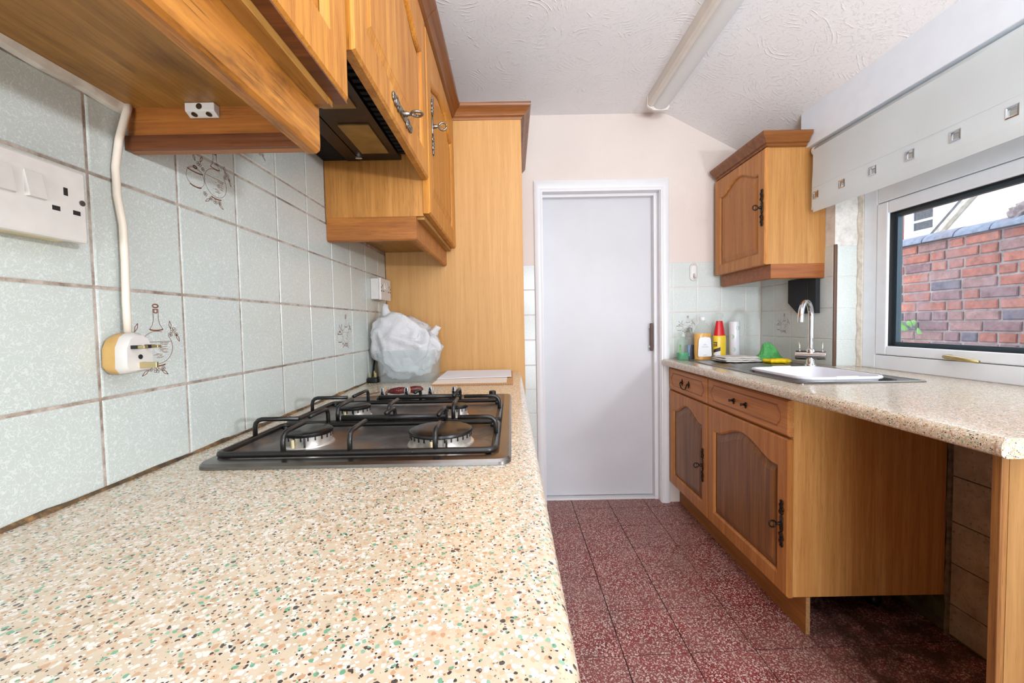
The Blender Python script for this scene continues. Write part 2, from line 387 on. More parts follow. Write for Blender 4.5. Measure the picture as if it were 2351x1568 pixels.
# ------------------------------------------------------------------ geometry helpers
class MB:
    def __init__(s): s.v = []; s.f = []
    def add(s, vs, fs):
        o = len(s.v); s.v += [tuple(q) for q in vs]; s.f += [tuple(i+o for i in f) for f in fs]; return s
    def box(s, x0, x1, y0, y1, z0, z1):
        return s.add([(x0,y0,z0),(x1,y0,z0),(x1,y1,z0),(x0,y1,z0),(x0,y0,z1),(x1,y0,z1),(x1,y1,z1),(x0,y1,z1)],
                     [(0,3,2,1),(4,5,6,7),(0,1,5,4),(1,2,6,5),(2,3,7,6),(3,0,4,7)])
    def loft(s, loops, cap0=True, cap1=True, closed=True):
        n = len(loops[0]); vs = [p for l in loops for p in l]; fs = []
        for i in range(len(loops)-1):
            for j in range(n if closed else n-1):
                a = i*n+j; b = i*n+(j+1) % n
                fs.append((a, b, b+n, a+n))
        if cap0: fs.append(tuple(range(n-1, -1, -1)))
        if cap1: fs.append(tuple((len(loops)-1)*n+i for i in range(n)))
        return s.add(vs, fs)
    def tube(s, pts, r, n=8, cap=True):
        pts = [Vector(p) for p in pts]; rs = r if isinstance(r, (list, tuple)) else [r]*len(pts)
        loops = []; up = None
        for i, p in enumerate(pts):
            d = ((pts[min(i+1, len(pts)-1)]-pts[i]).normalized()+(pts[i]-pts[max(i-1, 0)]).normalized())
            if d.length < 1e-6: d = pts[min(i+1, len(pts)-1)]-pts[max(i-1, 0)]
            d.normalize()
            if up is None: up = Vector((0,0,1)) if abs(d.z) < .9 else Vector((1,0,0))
            a = d.cross(up).normalized(); b = a.cross(d).normalized(); up = b
            loops.append([p+(a*math.cos(t)+b*math.sin(t))*rs[i] for t in [2*PI*k/n for k in range(n)]])
        return s.loft(loops, cap, cap)
    def cyl(s, p0, p1, r0, r1=None, n=20): return s.tube([p0, p1], [r0, r0 if r1 is None else r1], n)
    def lathe(s, c, prof, n=24, sx=1, sy=1):   # prof = [(r, z)] absolute z offsets
        return s.loft([[(c[0]+r*sx*math.cos(t), c[1]+r*sy*math.sin(t), c[2]+z) for t in [2*PI*k/n for k in range(n)]] for r, z in prof])
    def torus(s, c, ax1, ax2, R, r, n=14, m=6, a0=0, a1=2*PI, squash=1):
        c = Vector(c); ax1 = Vector(ax1); ax2 = Vector(ax2); full = abs(a1-a0-2*PI) < 1e-3
        pts = [c+ax1*R*math.cos(a)+ax2*R*squash*math.sin(a) for a in [a0+(a1-a0)*k/n for k in range(n+1)]]
        return s.tube(pts, r, m, not full)
    def prism(s, poly, f):      # f(u,v,w); poly in uv, w 0..1
        n = len(poly)
        return s.add([f(u, v, 0) for u, v in poly]+[f(u, v, 1) for u, v in poly],
                     [tuple(range(n-1, -1, -1)), tuple(range(n, 2*n))]+[(i, (i+1) % n, (i+1) % n+n, i+n) for i in range(n)])
    def sweep(s, path, prof, z0=0, m0=0, m1=0):   # path of (x,y); prof of (outward, z); outward is to the right of travel
        P = [Vector((p[0], p[1])) for p in path]; loops = []
        for i, p in enumerate(P):
            d1 = (P[i]-P[i-1]).normalized() if i else None
            d2 = (P[i+1]-P[i]).normalized() if i < len(P)-1 else None
            d1 = d1 or d2; d2 = d2 or d1
            n1 = Vector((d1.y, -d1.x)); n2 = Vector((d2.y, -d2.x)); m = (n1+n2); m = m/(m.dot(n1))
            q = -m1 if i == len(P)-1 else (m0 if i == 0 else 0)   # 45 degree inside mitres at the ends
            loops.append([(p.x+m.x*o+d2.x*q*o, p.y+m.y*o+d2.y*q*o, z0+z) for o, z in prof])
        return s.loft(loops)
    def mesh(s, name, smooth=False, origin=(0,0,0)):
        me = bpy.data.meshes.new(name)
        me.from_pydata([(a-origin[0], b-origin[1], c-origin[2]) for a, b, c in s.v], [], s.f)
        bm = bmesh.new(); bm.from_mesh(me); bmesh.ops.recalc_face_normals(bm, faces=bm.faces); bm.to_mesh(me); bm.free()
        if smooth:
            for p in me.polygons: p.use_smooth = True
        return me
    def obj(s, name, mat, parent=None, smooth=False, bevel=0, seg=2, autosmooth=None):
        base = Vector((0,0,0))
        q = parent
        while q is not None: base += q.location; q = q.parent
        loc = Vector((0,0,0))
        if parent is None:
            xs, ys, zs = zip(*s.v); loc = Vector(((min(xs)+max(xs))/2, (min(ys)+max(ys))/2, min(zs)))
        me = s.mesh(name, smooth, base+loc)
        me.materials.append(mat)
        o = bpy.data.objects.new(name, me); C.objects.link(o); o.location = loc
        if parent: o.parent = parent
        if bevel:
            b = o.modifiers.new('bevel', 'BEVEL'); b.width = bevel; b.segments = seg; b.limit_method = 'ANGLE'; b.angle_limit = .6
        if autosmooth:
            for p in me.polygons: p.use_smooth = True
            me.set_sharp_from_angle(angle=autosmooth)
        return o
def tag(o, label=None, cat=None, group=None, kind=None):
    if label: o['label'] = label
    if cat: o['category'] = cat
    if group: o['group'] = group
    if kind: o['kind'] = kind
    return o
def thing(name, loc, label, cat, group=None):
    o = bpy.data.objects.new(name, None); C.objects.link(o); o.location = loc; o.empty_display_size = .05
    return tag(o, label, cat, group)
def bx(*a): return MB().box(*a)
def arc(cx, cy, r, a0, a1, n):
    return [(cx+r*math.cos(a0+(a1-a0)*i/n), cy+r*math.sin(a0+(a1-a0)*i/n)) for i in range(n+1)]
def rrect(x0, x1, y0, y1, r, n=5):
    return arc(x1-r, y1-r, r, 0, PI/2, n)+arc(x0+r, y1-r, r, PI/2, PI, n)+arc(x0+r, y0+r, r, PI, 1.5*PI, n)+arc(x1-r, y0+r, r, 1.5*PI, 2*PI, n)

# ------------------------------------------------------------------ tiles
_tile_cache = {}
def tile_mesh(w, h, t, mat):
    key = (round(w, 4), round(h, 4), t, mat.name)
    if key not in _tile_cache:
        b = .0018
        m = MB()
        L = lambda i, z: [(i, i, z), (w-i, i, z), (w-i, h-i, z), (i, h-i, z)]
        m.loft([L(0, 0), L(0, t-b), L(b*.5, t-b*.3), L(b*1.5, t)], cap0=False)
        me = m.mesh('tile'); me.materials.append(mat); _tile_cache[key] = me
    return _tile_cache[key]
def place_tile(parent, u0, u1, v0, v1, frame, mat, t=.006):
    """frame = (origin, udir, vdir) in world; tile rises along u x v"""
    O, U, V = (Vector(q) for q in frame)
    o = bpy.data.objects.new('tile', tile_mesh(u1-u0, v1-v0, t, mat)); C.objects.link(o)
    M = Matrix.Identity(4); N = U.cross(V)
    for i in range(3): M[i][0] = U[i]; M[i][1] = V[i]; M[i][2] = N[i]
    base = Vector((0,0,0)); q = parent
    while q is not None: base += q.location; q = q.parent
    M.translation = O+U*u0+V*v0-base
    o.parent = parent; o.matrix_local = M
    return o
G = .0019
def tile_grid(parent, frame, us, vs_, mat, skip=None):
    out = {}
    for i in range(len(us)-1):
        for j in range(len(vs_)-1):
            if skip and skip(us[i], us[i+1], vs_[j], vs_[j+1]): continue
            u0, u1, v0, v1 = us[i]+G, us[i+1]-G, vs_[j]+G, vs_[j+1]-G
            if u1-u0 < .008 or v1-v0 < .008: continue
            out[i, j] = place_tile(parent, u0, u1, v0, v1, frame, mat)
    return out
def decor(tile, sub='a'):
    """flat brown print of a decanter and a sugar pot, in tile coordinates"""
    s = .1497
    def ribbons(name, lines, mat, parent):
        m = MB()
        for pts, th in lines:
            for (a, b) in zip(pts[:-1], pts[1:]):
                d = Vector((b[0]-a[0], b[1]-a[1])); 
                if d.length < 1e-6: continue
                d.normalize(); n = Vector((-d.y, d.x))*th/2
                q = [(a[0]+n.x, a[1]+n.y), (a[0]-n.x, a[1]-n.y), (b[0]-n.x, b[1]-n.y), (b[0]+n.x, b[1]+n.y)]
                m.add([(x*s, (.14+.8*y)*s, .0063) for x, y in q], [(0, 1, 2, 3)])
        me = bpy.data.meshes.new(name); me.from_pydata(m.v, [], m.f); me.materials.append(mat)
        o = bpy.data.objects.new(name, me); C.objects.link(o); o.parent = parent
        return o
    el = lambda cx, cy, rx, ry, a0=0, a1=360, n=26: [(cx+rx*math.cos(math.radians(a0+(a1-a0)*i/n)), cy+ry*math.sin(math.radians(a0+(a1-a0)*i/n))) for i in range(n+1)]
    rnd = random.Random(3)
    L = []
    L += [(el(.62, .90, .035, .022), .018), ([(.585, .855), (.655, .855)], .012), ([(.60, .85), (.60, .81), (.64, .81), (.64, .85)], .014)]
    L += [([(.585, .85), (.59, .74), (.575, .66), (.54, .60)], .006), ([(.655, .85), (.65, .74), (.665, .66), (.70, .60)], .006)]
    L += [(el(.62, .60, .085, .02, 180, 360, 10), .018)]
    L += [(el(.62, .355, .20, .215, 70, 400, 36), .006), (el(.62, .13, .09, .02, 180, 360, 10), .02)]
    for k in range(16):
        y = .22+.013*k; w = .19*math.sqrt(max(0, 1-((y-.355)/.215)**2)); x0 = .62+(-.3+rnd.random()*.7)*w; x1 = x0+rnd.uniform(.03, .12)
        L.append(([(x0, y), (min(x1, .62+w), y)], .005))
    L += [([(.44, .43), (.80, .43)], .006)]
    L += [(el(.27, .30, .145, .14, 0, 360, 30), .005), (el(.27, .40, .125, .02, 180, 360, 12), .02), (el(.27, .185, .09, .02, 180, 360, 10), .02), (el(.27, .455, .03, .018), .02)]
    L += [([(.16, .41), (.2, .44), (.27, .455), (.34, .44), (.38, .41)], .005)]
    for cx, cy, r in ((.34, .53, .04), (.40, .48, .03), (.84, .58, .04), (.80, .52, .03), (.88, .52, .025), (.60, .06, .04), (.68, .07, .03), (.52, .08, .03), (.42, .12, .035)):
        for q in range(5):
            a = q*72; L.append((el(cx+.6*r*math.cos(math.radians(a)), cy+.6*r*math.sin(math.radians(a)), r*.45, r*.4, 0, 360, 8), .005))
    for x, y, a in ((.26, .60, 110), (.38, .62, 70), (.90, .47, -70), (.80, .65, 95), (.70, .02, -40), (.46, .04, -140)):
        dx, dy = .055*math.cos(math.radians(a)), .055*math.sin(math.radians(a)); nx, ny = -dy*.3, dx*.3
        L.append(([(x-dx, y-dy), (x+nx, y+ny), (x+dx, y+dy), (x-nx, y-ny), (x-dx, y-dy)], .008))
    ribbons('printed_bottles', L, M_PRINT, tile)

# ------------------------------------------------------------------ the room shell
def wall(name, mb, mat):
    return tag(mb.obj(name, mat), kind='structure')
wall_left = wall('wall_left', bx(XL-.1, XL-.0016, YB, YF+.3, 0, ZC+.15), M_GROUT)
fl = ((XL-.006, 0, 0), (0, 1, 0), (0, 0, 1))
us = [.5725+.1527*k for k in range(-9, 9)]; us = [u for u in us if u < 1.895]+[1.905]
rows = [.934+.0015, 1.058, 1.210, 1.3625, 1.4665]
def skipL(u0, u1, v0, v1): return False
tl = tile_grid(wall_left, fl, us, rows, M_TILE)
# taller courses behind the extractor, between the two wall cupboards
for a, b in ((.655, .7252), (.7252, .8779), (.8779, 1.0306), (1.0306, 1.1833), (1.1833, 1.302)):
    place_tile(wall_left, a+G, b-G, 1.4685, 1.514-G, fl, M_TILE)
    t = place_tile(wall_left, a+G, b-G, 1.514+G, 1.654, fl, M_TILE)
    if abs(a-.8779) < .001: decor(t)
i0 = min(range(len(us)), key=lambda i: abs(us[i]-.5725))
decor(tl[i0, 1]); decor(tl[i0+1, 3]); decor(tl[min(range(len(us)), key=lambda i: abs(us[i]-1.3362)), 1])
# the print showing below the course above, half hidden by the cupboard
wall_far = wall('wall_far', MB().box(XL-.1, .178, YF, YF+.22, 0, ZC+.15).box(.955, XR+.3, YF, YF+.22, 0, ZC+.15).box(.178, .955, YF, YF+.22, 1.99, ZC+.15), M_FARWALL)
rows_f = [WR+.002, 1.047, 1.203, 1.359, 1.514]
ff = ((0, YF+.0035, 0), (1, 0, 0), (0, 0, 1))
tf = tile_grid(wall_far, ff, [.985, 1.0075, 1.159, 1.310, 1.460, XR-.006], rows_f, M_TILE2)
decor(tf[1, 1])
tile_grid(wall_far, ff, [.060, .152], [.28, .432, .584, .736, .888, 1.047, 1.203, 1.359, 1.514], M_TILE2)

wr = MB()
X2 = XR+.27
wr.box(XR, X2, 2.047, YF, 0, ZC).box(XR, X2, YB, .66, 0, ZC).box(XR, X2, .66, 2.047, 1.78, ZC)
wall_right = wall('wall_right', wr, M_PLASTER)
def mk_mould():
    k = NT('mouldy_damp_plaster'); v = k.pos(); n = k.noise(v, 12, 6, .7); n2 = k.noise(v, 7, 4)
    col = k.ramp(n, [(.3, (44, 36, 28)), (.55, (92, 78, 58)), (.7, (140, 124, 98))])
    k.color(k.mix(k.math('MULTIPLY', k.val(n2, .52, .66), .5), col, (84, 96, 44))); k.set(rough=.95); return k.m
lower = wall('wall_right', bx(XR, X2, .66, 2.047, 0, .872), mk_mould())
fr_ = ((XR+.0035, YF, 0), (0, -1, 0), (0, 0, 1))   # u runs towards the camera
tr = tile_grid(wall_right, fr_, [.006, .140, .291, .443, .597], [WR+.002, 1.046, 1.199, 1.351, 1.500], M_TILE2)
decor(tr[1, 1])
fv = ((XR, 2.0505, 0), (1, 0, 0), (0, 0, 1))
tile_grid(wall_right, fv, [.010, .107], [WR+.002, 1.042, 1.195, 1.348, 1.498], M_TILE2)
# lower tiles in the alcove
tile_grid(wall_right, fr_, [1.168, 1.32, 1.472, 1.624, 1.785], [.004, .117, .268, .419, .583, .735, .868], M_TILEDIRT)

# ceiling: flat part then a slope down to the window wall, softened break
prof = [(XL-.1, ZC)]+[(.93, ZC), (.96, ZC-.004), (.99, ZC-.014), (1.02, ZC-.029)]+[(XR+.1, ZC-.029-.527*(XR+.1-1.02))]
m = MB(); n = len(prof)
m.add([(x, YB, z) for x, z in prof]+[(x, YF+.1, z) for x, z in prof]+[(x, YB, z+.12) for x, z in prof]+[(x, YF+.1, z+.12) for x, z in prof],
      [(i, i+1, i+1+n, i+n) for i in range(n-1)]+[(2*n+i, 3*n+i, 3*n+i+1, 2*n+i+1) for i in range(n-1)]+
      [(i, 2*n+i, 2*n+i+1, i+1) for i in range(n-1)]+[(n+i, n+i+1, 3*n+i+1, 3*n+i) for i in range(n-1)]+[(0, n, 3*n, 2*n), (n-1, 3*n-1, 4*n-1, 2*n-1)])
ceiling = tag(m.obj('ceiling', M_CEIL), kind='structure')
for p_ in ceiling.data.polygons: p_.use_smooth = True
ceiling.data.set_sharp_from_angle(angle=.5)

floor = tag(bx(XL-.1, XR+.3, YB, YF+.22, -.08, -.004).obj('floor', M_JOINT), kind='structure')
xs = [.366-.2315*3, .366-.2315*2, .366-.2315, .366, .598, .829, 1.060, 1.291, 1.559]
yr = [.492, .7225, .953, 1.1835, 1.4147, 1.645, 1.876, 2.107, 2.338, 2.569, 2.80]
SK = .03; gj = .0016; gy = .0026
for i in range(len(xs)-1):
    for j in range(len(yr)-1):
        x0, x1 = xs[i]+gj, xs[i+1]-gj
        q = [(x0, yr[j]+gy+SK*(x0-.37)), (x1, yr[j]+gy+SK*(x1-.37)), (x1, yr[j+1]-gy+SK*(x1-.37)), (x0, yr[j+1]-gy+SK*(x0-.37))]
        dz = random.uniform(-.0006, .0006); c = (sum(p[0] for p in q)/4, sum(p[1] for p in q)/4)
        top = [(c[0]+(p[0]-c[0])*.996, c[1]+(p[1]-c[1])*.996, dz) for p in q]
        MB().loft([[(p[0], p[1], -.02) for p in q], [(p[0], p[1], dz-.0008) for p in q], top]).obj('tile', M_FLOOR, floor)

# boxing above the window
tag(bx(1.46, XR+.02, YB, 2.150, 1.984, 2.24).obj('trim_1', M_BOX, bevel=.003), kind='structure')
# strip of filler at the top of the tiles under the first cupboard
m = MB(); P = []
for k in range(26):
    y = -.4+k*(1.045/25); w = .011+.003*math.sin(k*2.1)+.002*math.sin(k*5.3)
    P.append([(XL+.001, y, 1.4785), (XL+.011, y, 1.478), (XL+.008+.002*math.sin(k*3), y, 1.478-w), (XL-.004, y, 1.477-w)])
tag(m.loft(P).obj('trim_2', M_CAULK), kind='structure')
# grubby sealant where the left worktop meets the tiles
P = []
for k in range(60):
    y = -.4+k*(2.30/59); r = .004+.0018*math.sin(k*1.7)+.0012*math.sin(k*4.1)
    P.append([(XL-.002, y, WL), (XL+r, y, WL+.0003), (XL+r*.5, y, WL+r*.8), (XL-.002, y, WL+r*1.3)])
tag(MB().loft(P).obj('trim_3', M_SEAL), kind='structure')
# dark brown edge trim on the window corner, and the grout trims of the tile tops
tag(bx(XR-.005, XR+.009, 2.040, 2.048, WR+.002, 1.502).obj('trim_4', plain('brown_plastic_trim', (92, 62, 44), .4), bevel=.002), kind='structure')

# ------------------------------------------------------------------ door in the far wall
d1 = thing('door_1', (.56, 2.74, 0), None, None); d1['kind'] = 'structure'
leaf = bx(.203, .911, 2.742, 2.78, .016, 1.947).obj('door_leaf', M_DOORW, d1, bevel=.003)
# pull: brown strip on two chrome posts
bx(.886, .904, 2.705, 2.715, .962, 1.138).obj('door_pull', M_BROWNPL, leaf, bevel=.003)
MB().cyl((.893, 2.715, .988), (.893, 2.743, .988), .011).cyl((.893, 2.715, 1.112), (.893, 2.743, 1.112), .011).obj('pull_posts', M_CHROME, leaf, autosmooth=.6)
# lining with stop
MB().box(.170, .1995, YF-.001, YF+.2, 0, 1.985).box(.9295, .962, YF-.001, YF+.2, 0, 1.985).box(.1995, .9295, YF-.001, YF+.2, 1.957, 1.985)\
    .box(.1995, .206, 2.695, 2.741, 0, 1.957).box(.908, .9295, 2.695, 2.741, 0, 1.957).box(.206, .908, 2.695, 2.741, 1.940, 1.957).obj('door_lining', M_WHITE, d1, bevel=.0015)
# architrave: moulded, mitred
aprof = [(0, 0), (0, .012), (.008, .018), (.028, .020), (.036, .014), (.040, .016), (.047, .013), (.047, 0)]
def architrave():
    m = MB(); xo0, xo1, zt = .152, .985, 2.026
    loops = []
    for (x, z, dx, dz) in ((xo0, 0, 1, 0), (xo0, zt, 1, -1), (xo1, zt, -1, -1), (xo1, 0, -1, 0)):
        loops.append([(x+dx*o*1.1, YF-h, z+dz*o*1.45) for o, h in aprof])
    return m.loft(loops)
architrave().obj('architrave', M_WHITE, d1, autosmooth=.7)
bx(.1995, .9295, 2.70, 2.79, .0, .013).obj('threshold', M_WHITE, d1, bevel=.002)
bx(.17, .962, 2.775, 2.81, 0, 1.985).obj('door_gap_backing', M_BLACKGAP, d1)  # black sheet closing the opening behind the leaf, shows as the dark gap

# ------------------------------------------------------------------ window in the right wall
w1 = thing('window_1', (1.70, 1.35, WR), None, None); w1['kind'] = 'structure'
XFm = 1.675
def ring(mb, x0, x1, y0, y1, z0, z1, t, tb=None, tt=None):
    tb = tb or t; tt = tt or t
    return mb.box(x0, x1, y0, y0+t, z0, z1).box(x0, x1, y1-t, y1, z0, z1).box(x0, x1, y0+t, y1-t, z0, z0+tb).box(x0, x1, y0+t, y1-t, z1-tt, z1)
ring(MB(), XFm, XFm+.07, .68, 2.022, WR, 1.735, .074, .064, .072).obj('window_frame', M_UPVC, w1, bevel=.004)
sash = ring(MB(), XFm-.004, XFm+.055, .757, 1.945, .9805, 1.660, .056, .040, .052).obj('sash', M_UPVC, w1, bevel=.005)
ring(MB(), XFm+.012, XFm+.05, .748, 1.9475, .977, 1.6635, .004).obj('sash_gasket', M_BLACKGAP, w1)
ring(MB(), XFm+.006, XFm+.050, .812, 1.890, 1.019, 1.609, .004).obj('glass_gasket', M_BLACKGAP, w1)
ring(MB(), XFm+.024, XFm+.046, .816, 1.886, 1.023, 1.605, .016).obj('glass_spacer', plain('grey_glass_spacer', (70, 86, 96), .4, .6), w1)
bx(XFm+.030, XFm+.034, .816, 1.886, 1.023, 1.605).obj('glass_pane', M_GLASS, w1)
# filler strip between frame and tiled reveal
m = MB(); P = []
for k in range(20):
    z = WR+.001+k*(.83/19); P.append([(XR+.106+.004*math.sin(k*1.9), 2.040, z), (XR+.106+.004*math.sin(k*1.9), 2.047, z), (XFm+.02, 2.047, z), (XFm+.02, 2.020, z), (XFm-.004, 2.022, z)])
m.loft(P).obj('frame_filler', M_CAULK, w1)
# espagnolette handle
h = MB().box(XFm-.012, XFm-.002, 1.600, 1.624, .984, 1.002).obj('handle_base', M_BRASS, w1, bevel=.003)
MB().tube([(XFm-.012, 1.61, .994), (XFm-.024, 1.61, .994), (XFm-.026, 1.60, .993), (XFm-.026, 1.49, .985)], [.007, .008, .009, .006], 8).obj('handle_lever', M_BRASS, w1, smooth=True)

# ------------------------------------------------------------------ joinery helpers
def plate_map(face, x, a0):
    """local (u along width, v up, w outward) -> world. face '+x': u=+y ; '-x': u=-y ; a0 = start along y"""
    if face == '+x': return lambda u, v, w: (x+w, a0+u, v)
    if face == '-x': return lambda u, v, w: (x-w, a0-u, v)
def arch_y(t, h):
    s = abs(2*t-1)
    return 0 if s > .86 else h*(.5+.5*math.cos(PI*s/.86))**.75
def make_door(parent, T, W, Z0, Z1, mats, stile=.062, rail=.066, top=.072, arch=.05, th=.020, name='door'):
    """frame with a cathedral opening, plus a raised-field panel as its sub-part; T(u, v, w) maps to world"""
    mf, mp = mats
    N = 30
    def opening(i):
        u0, u1, v0, v1 = stile+i, W-stile-i, Z0+rail+i, Z1-top-arch-i
        pts = [(u0, v0), (u1, v0)]
        for k in range(N+1):
            t = 1-k/N; pts.append((u0+(u1-u0)*t, v1+arch_y(t, arch)))
        return pts
    m = MB(); e = .005
    op = opening(0)
    # front face strips
    add = lambda q: m.add([T(u, v, w) for u, v, w in q], [tuple(range(len(q)))])
    F = th
    A, B, Cc, D = (e, Z0+e), (W-e, Z0+e), (W-e, Z1-e), (e, Z1-e)
    u0, u1, v0 = stile, W-stile, Z0+rail
    vs0 = op[-1][1]
    add([(A[0], A[1], F), (B[0], B[1], F), (u1, v0, F), (u0, v0, F)])
    add([(A[0], A[1], F), (u0, v0, F), (u0, vs0, F), (D[0], D[1], F)])
    add([(B[0], B[1], F), (Cc[0], Cc[1], F), (u1, vs0, F), (u1, v0, F)])
    tp = op[2:]
    for k in range(N):
        a, b = tp[k], tp[k+1]
        ta = (e+(W-2*e)*((a[0]-u0)/(u1-u0)), Z1-e); tb = (e+(W-2*e)*((b[0]-u0)/(u1-u0)), Z1-e)
        add([(a[0], a[1], F), (ta[0], ta[1], F), (tb[0], tb[1], F), (b[0], b[1], F)])
    # edge chamfer and sides
    o1 = [A, B, Cc, D]; o2 = [(0, Z0), (W, Z0), (W, Z1), (0, Z1)]
    for k in range(4):
        a, b, c_, d_ = o1[k], o1[(k+1) % 4], o2[(k+1) % 4], o2[k]
        add([(a[0], a[1], F), (d_[0], d_[1], F-e), (c_[0], c_[1], F-e), (b[0], b[1], F)])
        add([(d_[0], d_[1], F-e), (d_[0], d_[1], 0), (c_[0], c_[1], 0), (c_[0], c_[1], F-e)])
    add([(0, Z0, 0), (0, Z1, 0), (W, Z1, 0), (W, Z0, 0)])
    # moulded lip down into the opening
    l0, l1, l2 = op, opening(.006), opening(.008)
    for La, wa, Lb, wb in ((l0, F, l1, F-.005), (l1, F-.005, l2, F-.0105)):
        n = len(La)
        for k in range(n):
            a, b, c_, d_ = La[k], La[(k+1) % n], Lb[(k+1) % n], Lb[k]
            add([(a[0], a[1], wa), (b[0], b[1], wa), (c_[0], c_[1], wb), (d_[0], d_[1], wb)])
    dr = m.obj(name, mf, parent)
    # raised panel
    m2 = MB(); loops = []
    for i, w in ((.004, F-.012), (.011, F-.0115), (.016, F-.0095), (.036, F-.0045), (.038, F-.0035)):
        loops.append([T(u, v, w) for u, v in opening(i)])
    m2.loft(loops, cap0=False)
    m2.obj('panel', mp, dr)
    return dr
def scroll_handle(door, T, uc, vc, length, along='v', mat=None, key=True, w0=.020):
    """pierced scroll backplate with a key-shaped pull; 'along' is the plate's long axis"""
    m = MB(); mat = mat or M_PEWTER
    def P(a, b, w): return T(uc+a, vc+b, w0+w) if along == 'u' else T(uc+b, vc+a, w0+w)
    def loop(ac, bc, ra, rb, r, n=10, a0=0, a1=2*PI):
        rb *= 1.45; r *= 1.5
        m.tube([P(ac+ra*math.cos(t), bc+rb*math.sin(t), .0025) for t in [a0+(a1-a0)*k/n for k in range(n+1)]], r, 5)
    L = length/2
    m.add([P(a, b, w) for w in (.0005, .004) for a, b in ((-.18*L*2, 0), (-.13*L*2, .009), (.13*L*2, .009), (.18*L*2, 0), (.13*L*2, -.009), (-.13*L*2, -.009))],
          [(0, 1, 2, 3, 4, 5), (6, 7, 8, 9, 10, 11)]+[(i, (i+1) % 6, (i+1) % 6+6, i+6) for i in range(6)])
    for sgn in (-1, 1):
        for k, c in enumerate((.46, .60, .74, .87)):
            rb = (.0072, .0066, .0058, .0042)[k]
            loop(sgn*c*L, .0022*(1 if k % 2 else -1), .085*L, rb, .0019)
            loop(sgn*(c+.05)*L, -.003*(1 if k % 2 else -1), .035*L, .0026, .0014, 7)
        m.tube([P(sgn*.9*L, 0, .002), P(sgn*L, 0, .002)], [.0035, .0008], 5)
    if key:
        m.tube([P(0, 0, .003), P(0, 0, .008), P(0, 0, .011), P(0, 0, .015), P(0, 0, .021)], [.009, .0058, .0075, .0050, .0042], 8)
        for sgn in (-1, 1):
            m.tube([P(sgn*.0120*math.sin(t), 0, .034-.0125*math.cos(t)) for t in [.25+(PI-.3)*k/10 for k in range(11)]], .0030, 6)
            m.tube([P(sgn*.0055+.004*sgn*math.cos(t), 0, .028+.004*math.sin(t)) for t in [-PI*.6+k*PI*1.5/8 for k in range(9)]], .0014, 5)
    return m.obj('handle', mat, door, smooth=True)

CORN = [(0, 0), (.008, .004), (.012, .012), (.022, .016), (.026, .024), (.036, .036), (.046, .044), (.050, .052), (.050, .060), (0, .060)]
RAILP = lambda h, t: [(0, 0), (-t, 0), (-t, -h), (-.006, -h), (-.001, -h+.004), (0, -h+.010)]

# ------------------------------------------------------------------ left wall cupboards
def wall_cab(name, y0, y1, zb, label, doorz0, door_y, handle, rail, side_mat, corner=None):
    root = thing(name, (XL, (y0+y1)/2, zb), label, 'cupboard')
    xf = -.262; zt = 2.06
    m = MB(); t = .016
    m.box(XL, xf, y0, y0+t, zb, zt).box(XL, xf, y1-t, y1, zb, zt).box(XL, xf, y0+t, y1-t, zt-t, zt).box(XL, XL+.006, y0+t, y1-t, zb, zt-t)
    m.obj('carcass', side_mat, root, bevel=.001)
    if rail: bx(XL, xf, y0+t, y1-t, zb-.007, zb+t).obj('base_panel', M_CARC, root)
    d = None
    for (a, b) in door_y:
        T = plate_map('+x', xf+.001, a)
        d = make_door(root, T, b-a, doorz0, 2.045, (M_OAK_Z, M_OAK_Z), th=.021)
        if handle == 'v': scroll_handle(d, T, .070, 1.780, .185, 'v', M_PEWTER, w0=.021)
        if handle == 'u': scroll_handle(d, T, .295, doorz0+.043, .170, 'u', M_PEWTER, w0=.021)
    # cornice along the top
    MB().sweep([(xf+.006, y0), (xf+.006, 1.911 if y1 > 1.8 else y1-.0005)], CORN, 2.046, 0, 1.02 if y1 > 1.8 else 0).obj('cornice', M_CORN_Y, root, autosmooth=.5)
    return root
cab1 = wall_cab('wall_cupboard', -.36, .650, 1.483, 'oak wall cupboard nearest the camera, mould-flecked underside over the double socket', 1.490,
                [(-.345, .150), (.155, .658)], None, True, M_OAK_Z)
# its light rail: long front piece and the return at the far end
m = MB(); m.sweep([(-.283, -.36), (-.283, .650)], RAILP(.071, .020), 1.483).obj('light_rail', M_OAK_YW, cab1, autosmooth=.6)
m = MB(); m.box(XL+.001, -.303, .634, .650, 1.4135, 1.483).obj('light_rail', M_OAK_X, cab1, bevel=.002)
bx(XL+.001, -.303, .628, .634, 1.4135, 1.4345).obj('rail_lip', M_OAK_XR, cab1, bevel=.001)
bx(-.2835, -.2625, -.36, .650, 1.479, 1.483).obj('rail_cap', M_CARC, cab1)
bx(-.2615, -.243, -.35, .6575, 1.4875, 1.4902).obj('door_edge', M_OAK_XR, cab1)

hoodc = wall_cab('extractor_cupboard', .655, 1.301, 1.665, 'oak cupboard over the hob with the pewter key handle lying along its door bottom', 1.588,
                 [(.688, 1.290)], 'u', False, M_OAK_Z)
cab2 = wall_cab('wall_cupboard', 1.303, 1.904, 1.483, 'oak wall cupboard between the extractor and the tall panel, with an upright key handle', 1.490,
                [(1.300, 1.895)], 'v', True, wood('dull_amber_veneer', (160, 104, 44), (188, 130, 64), 'z', rough=.5, pore=.35, band=1.3, worn=.3))
MB().sweep([(XL+.001, 1.304), (-.284, 1.304), (-.284, 1.903)], RAILP(.071, .020), 1.483).obj('light_rail', M_OAK_X, cab2, autosmooth=.6)
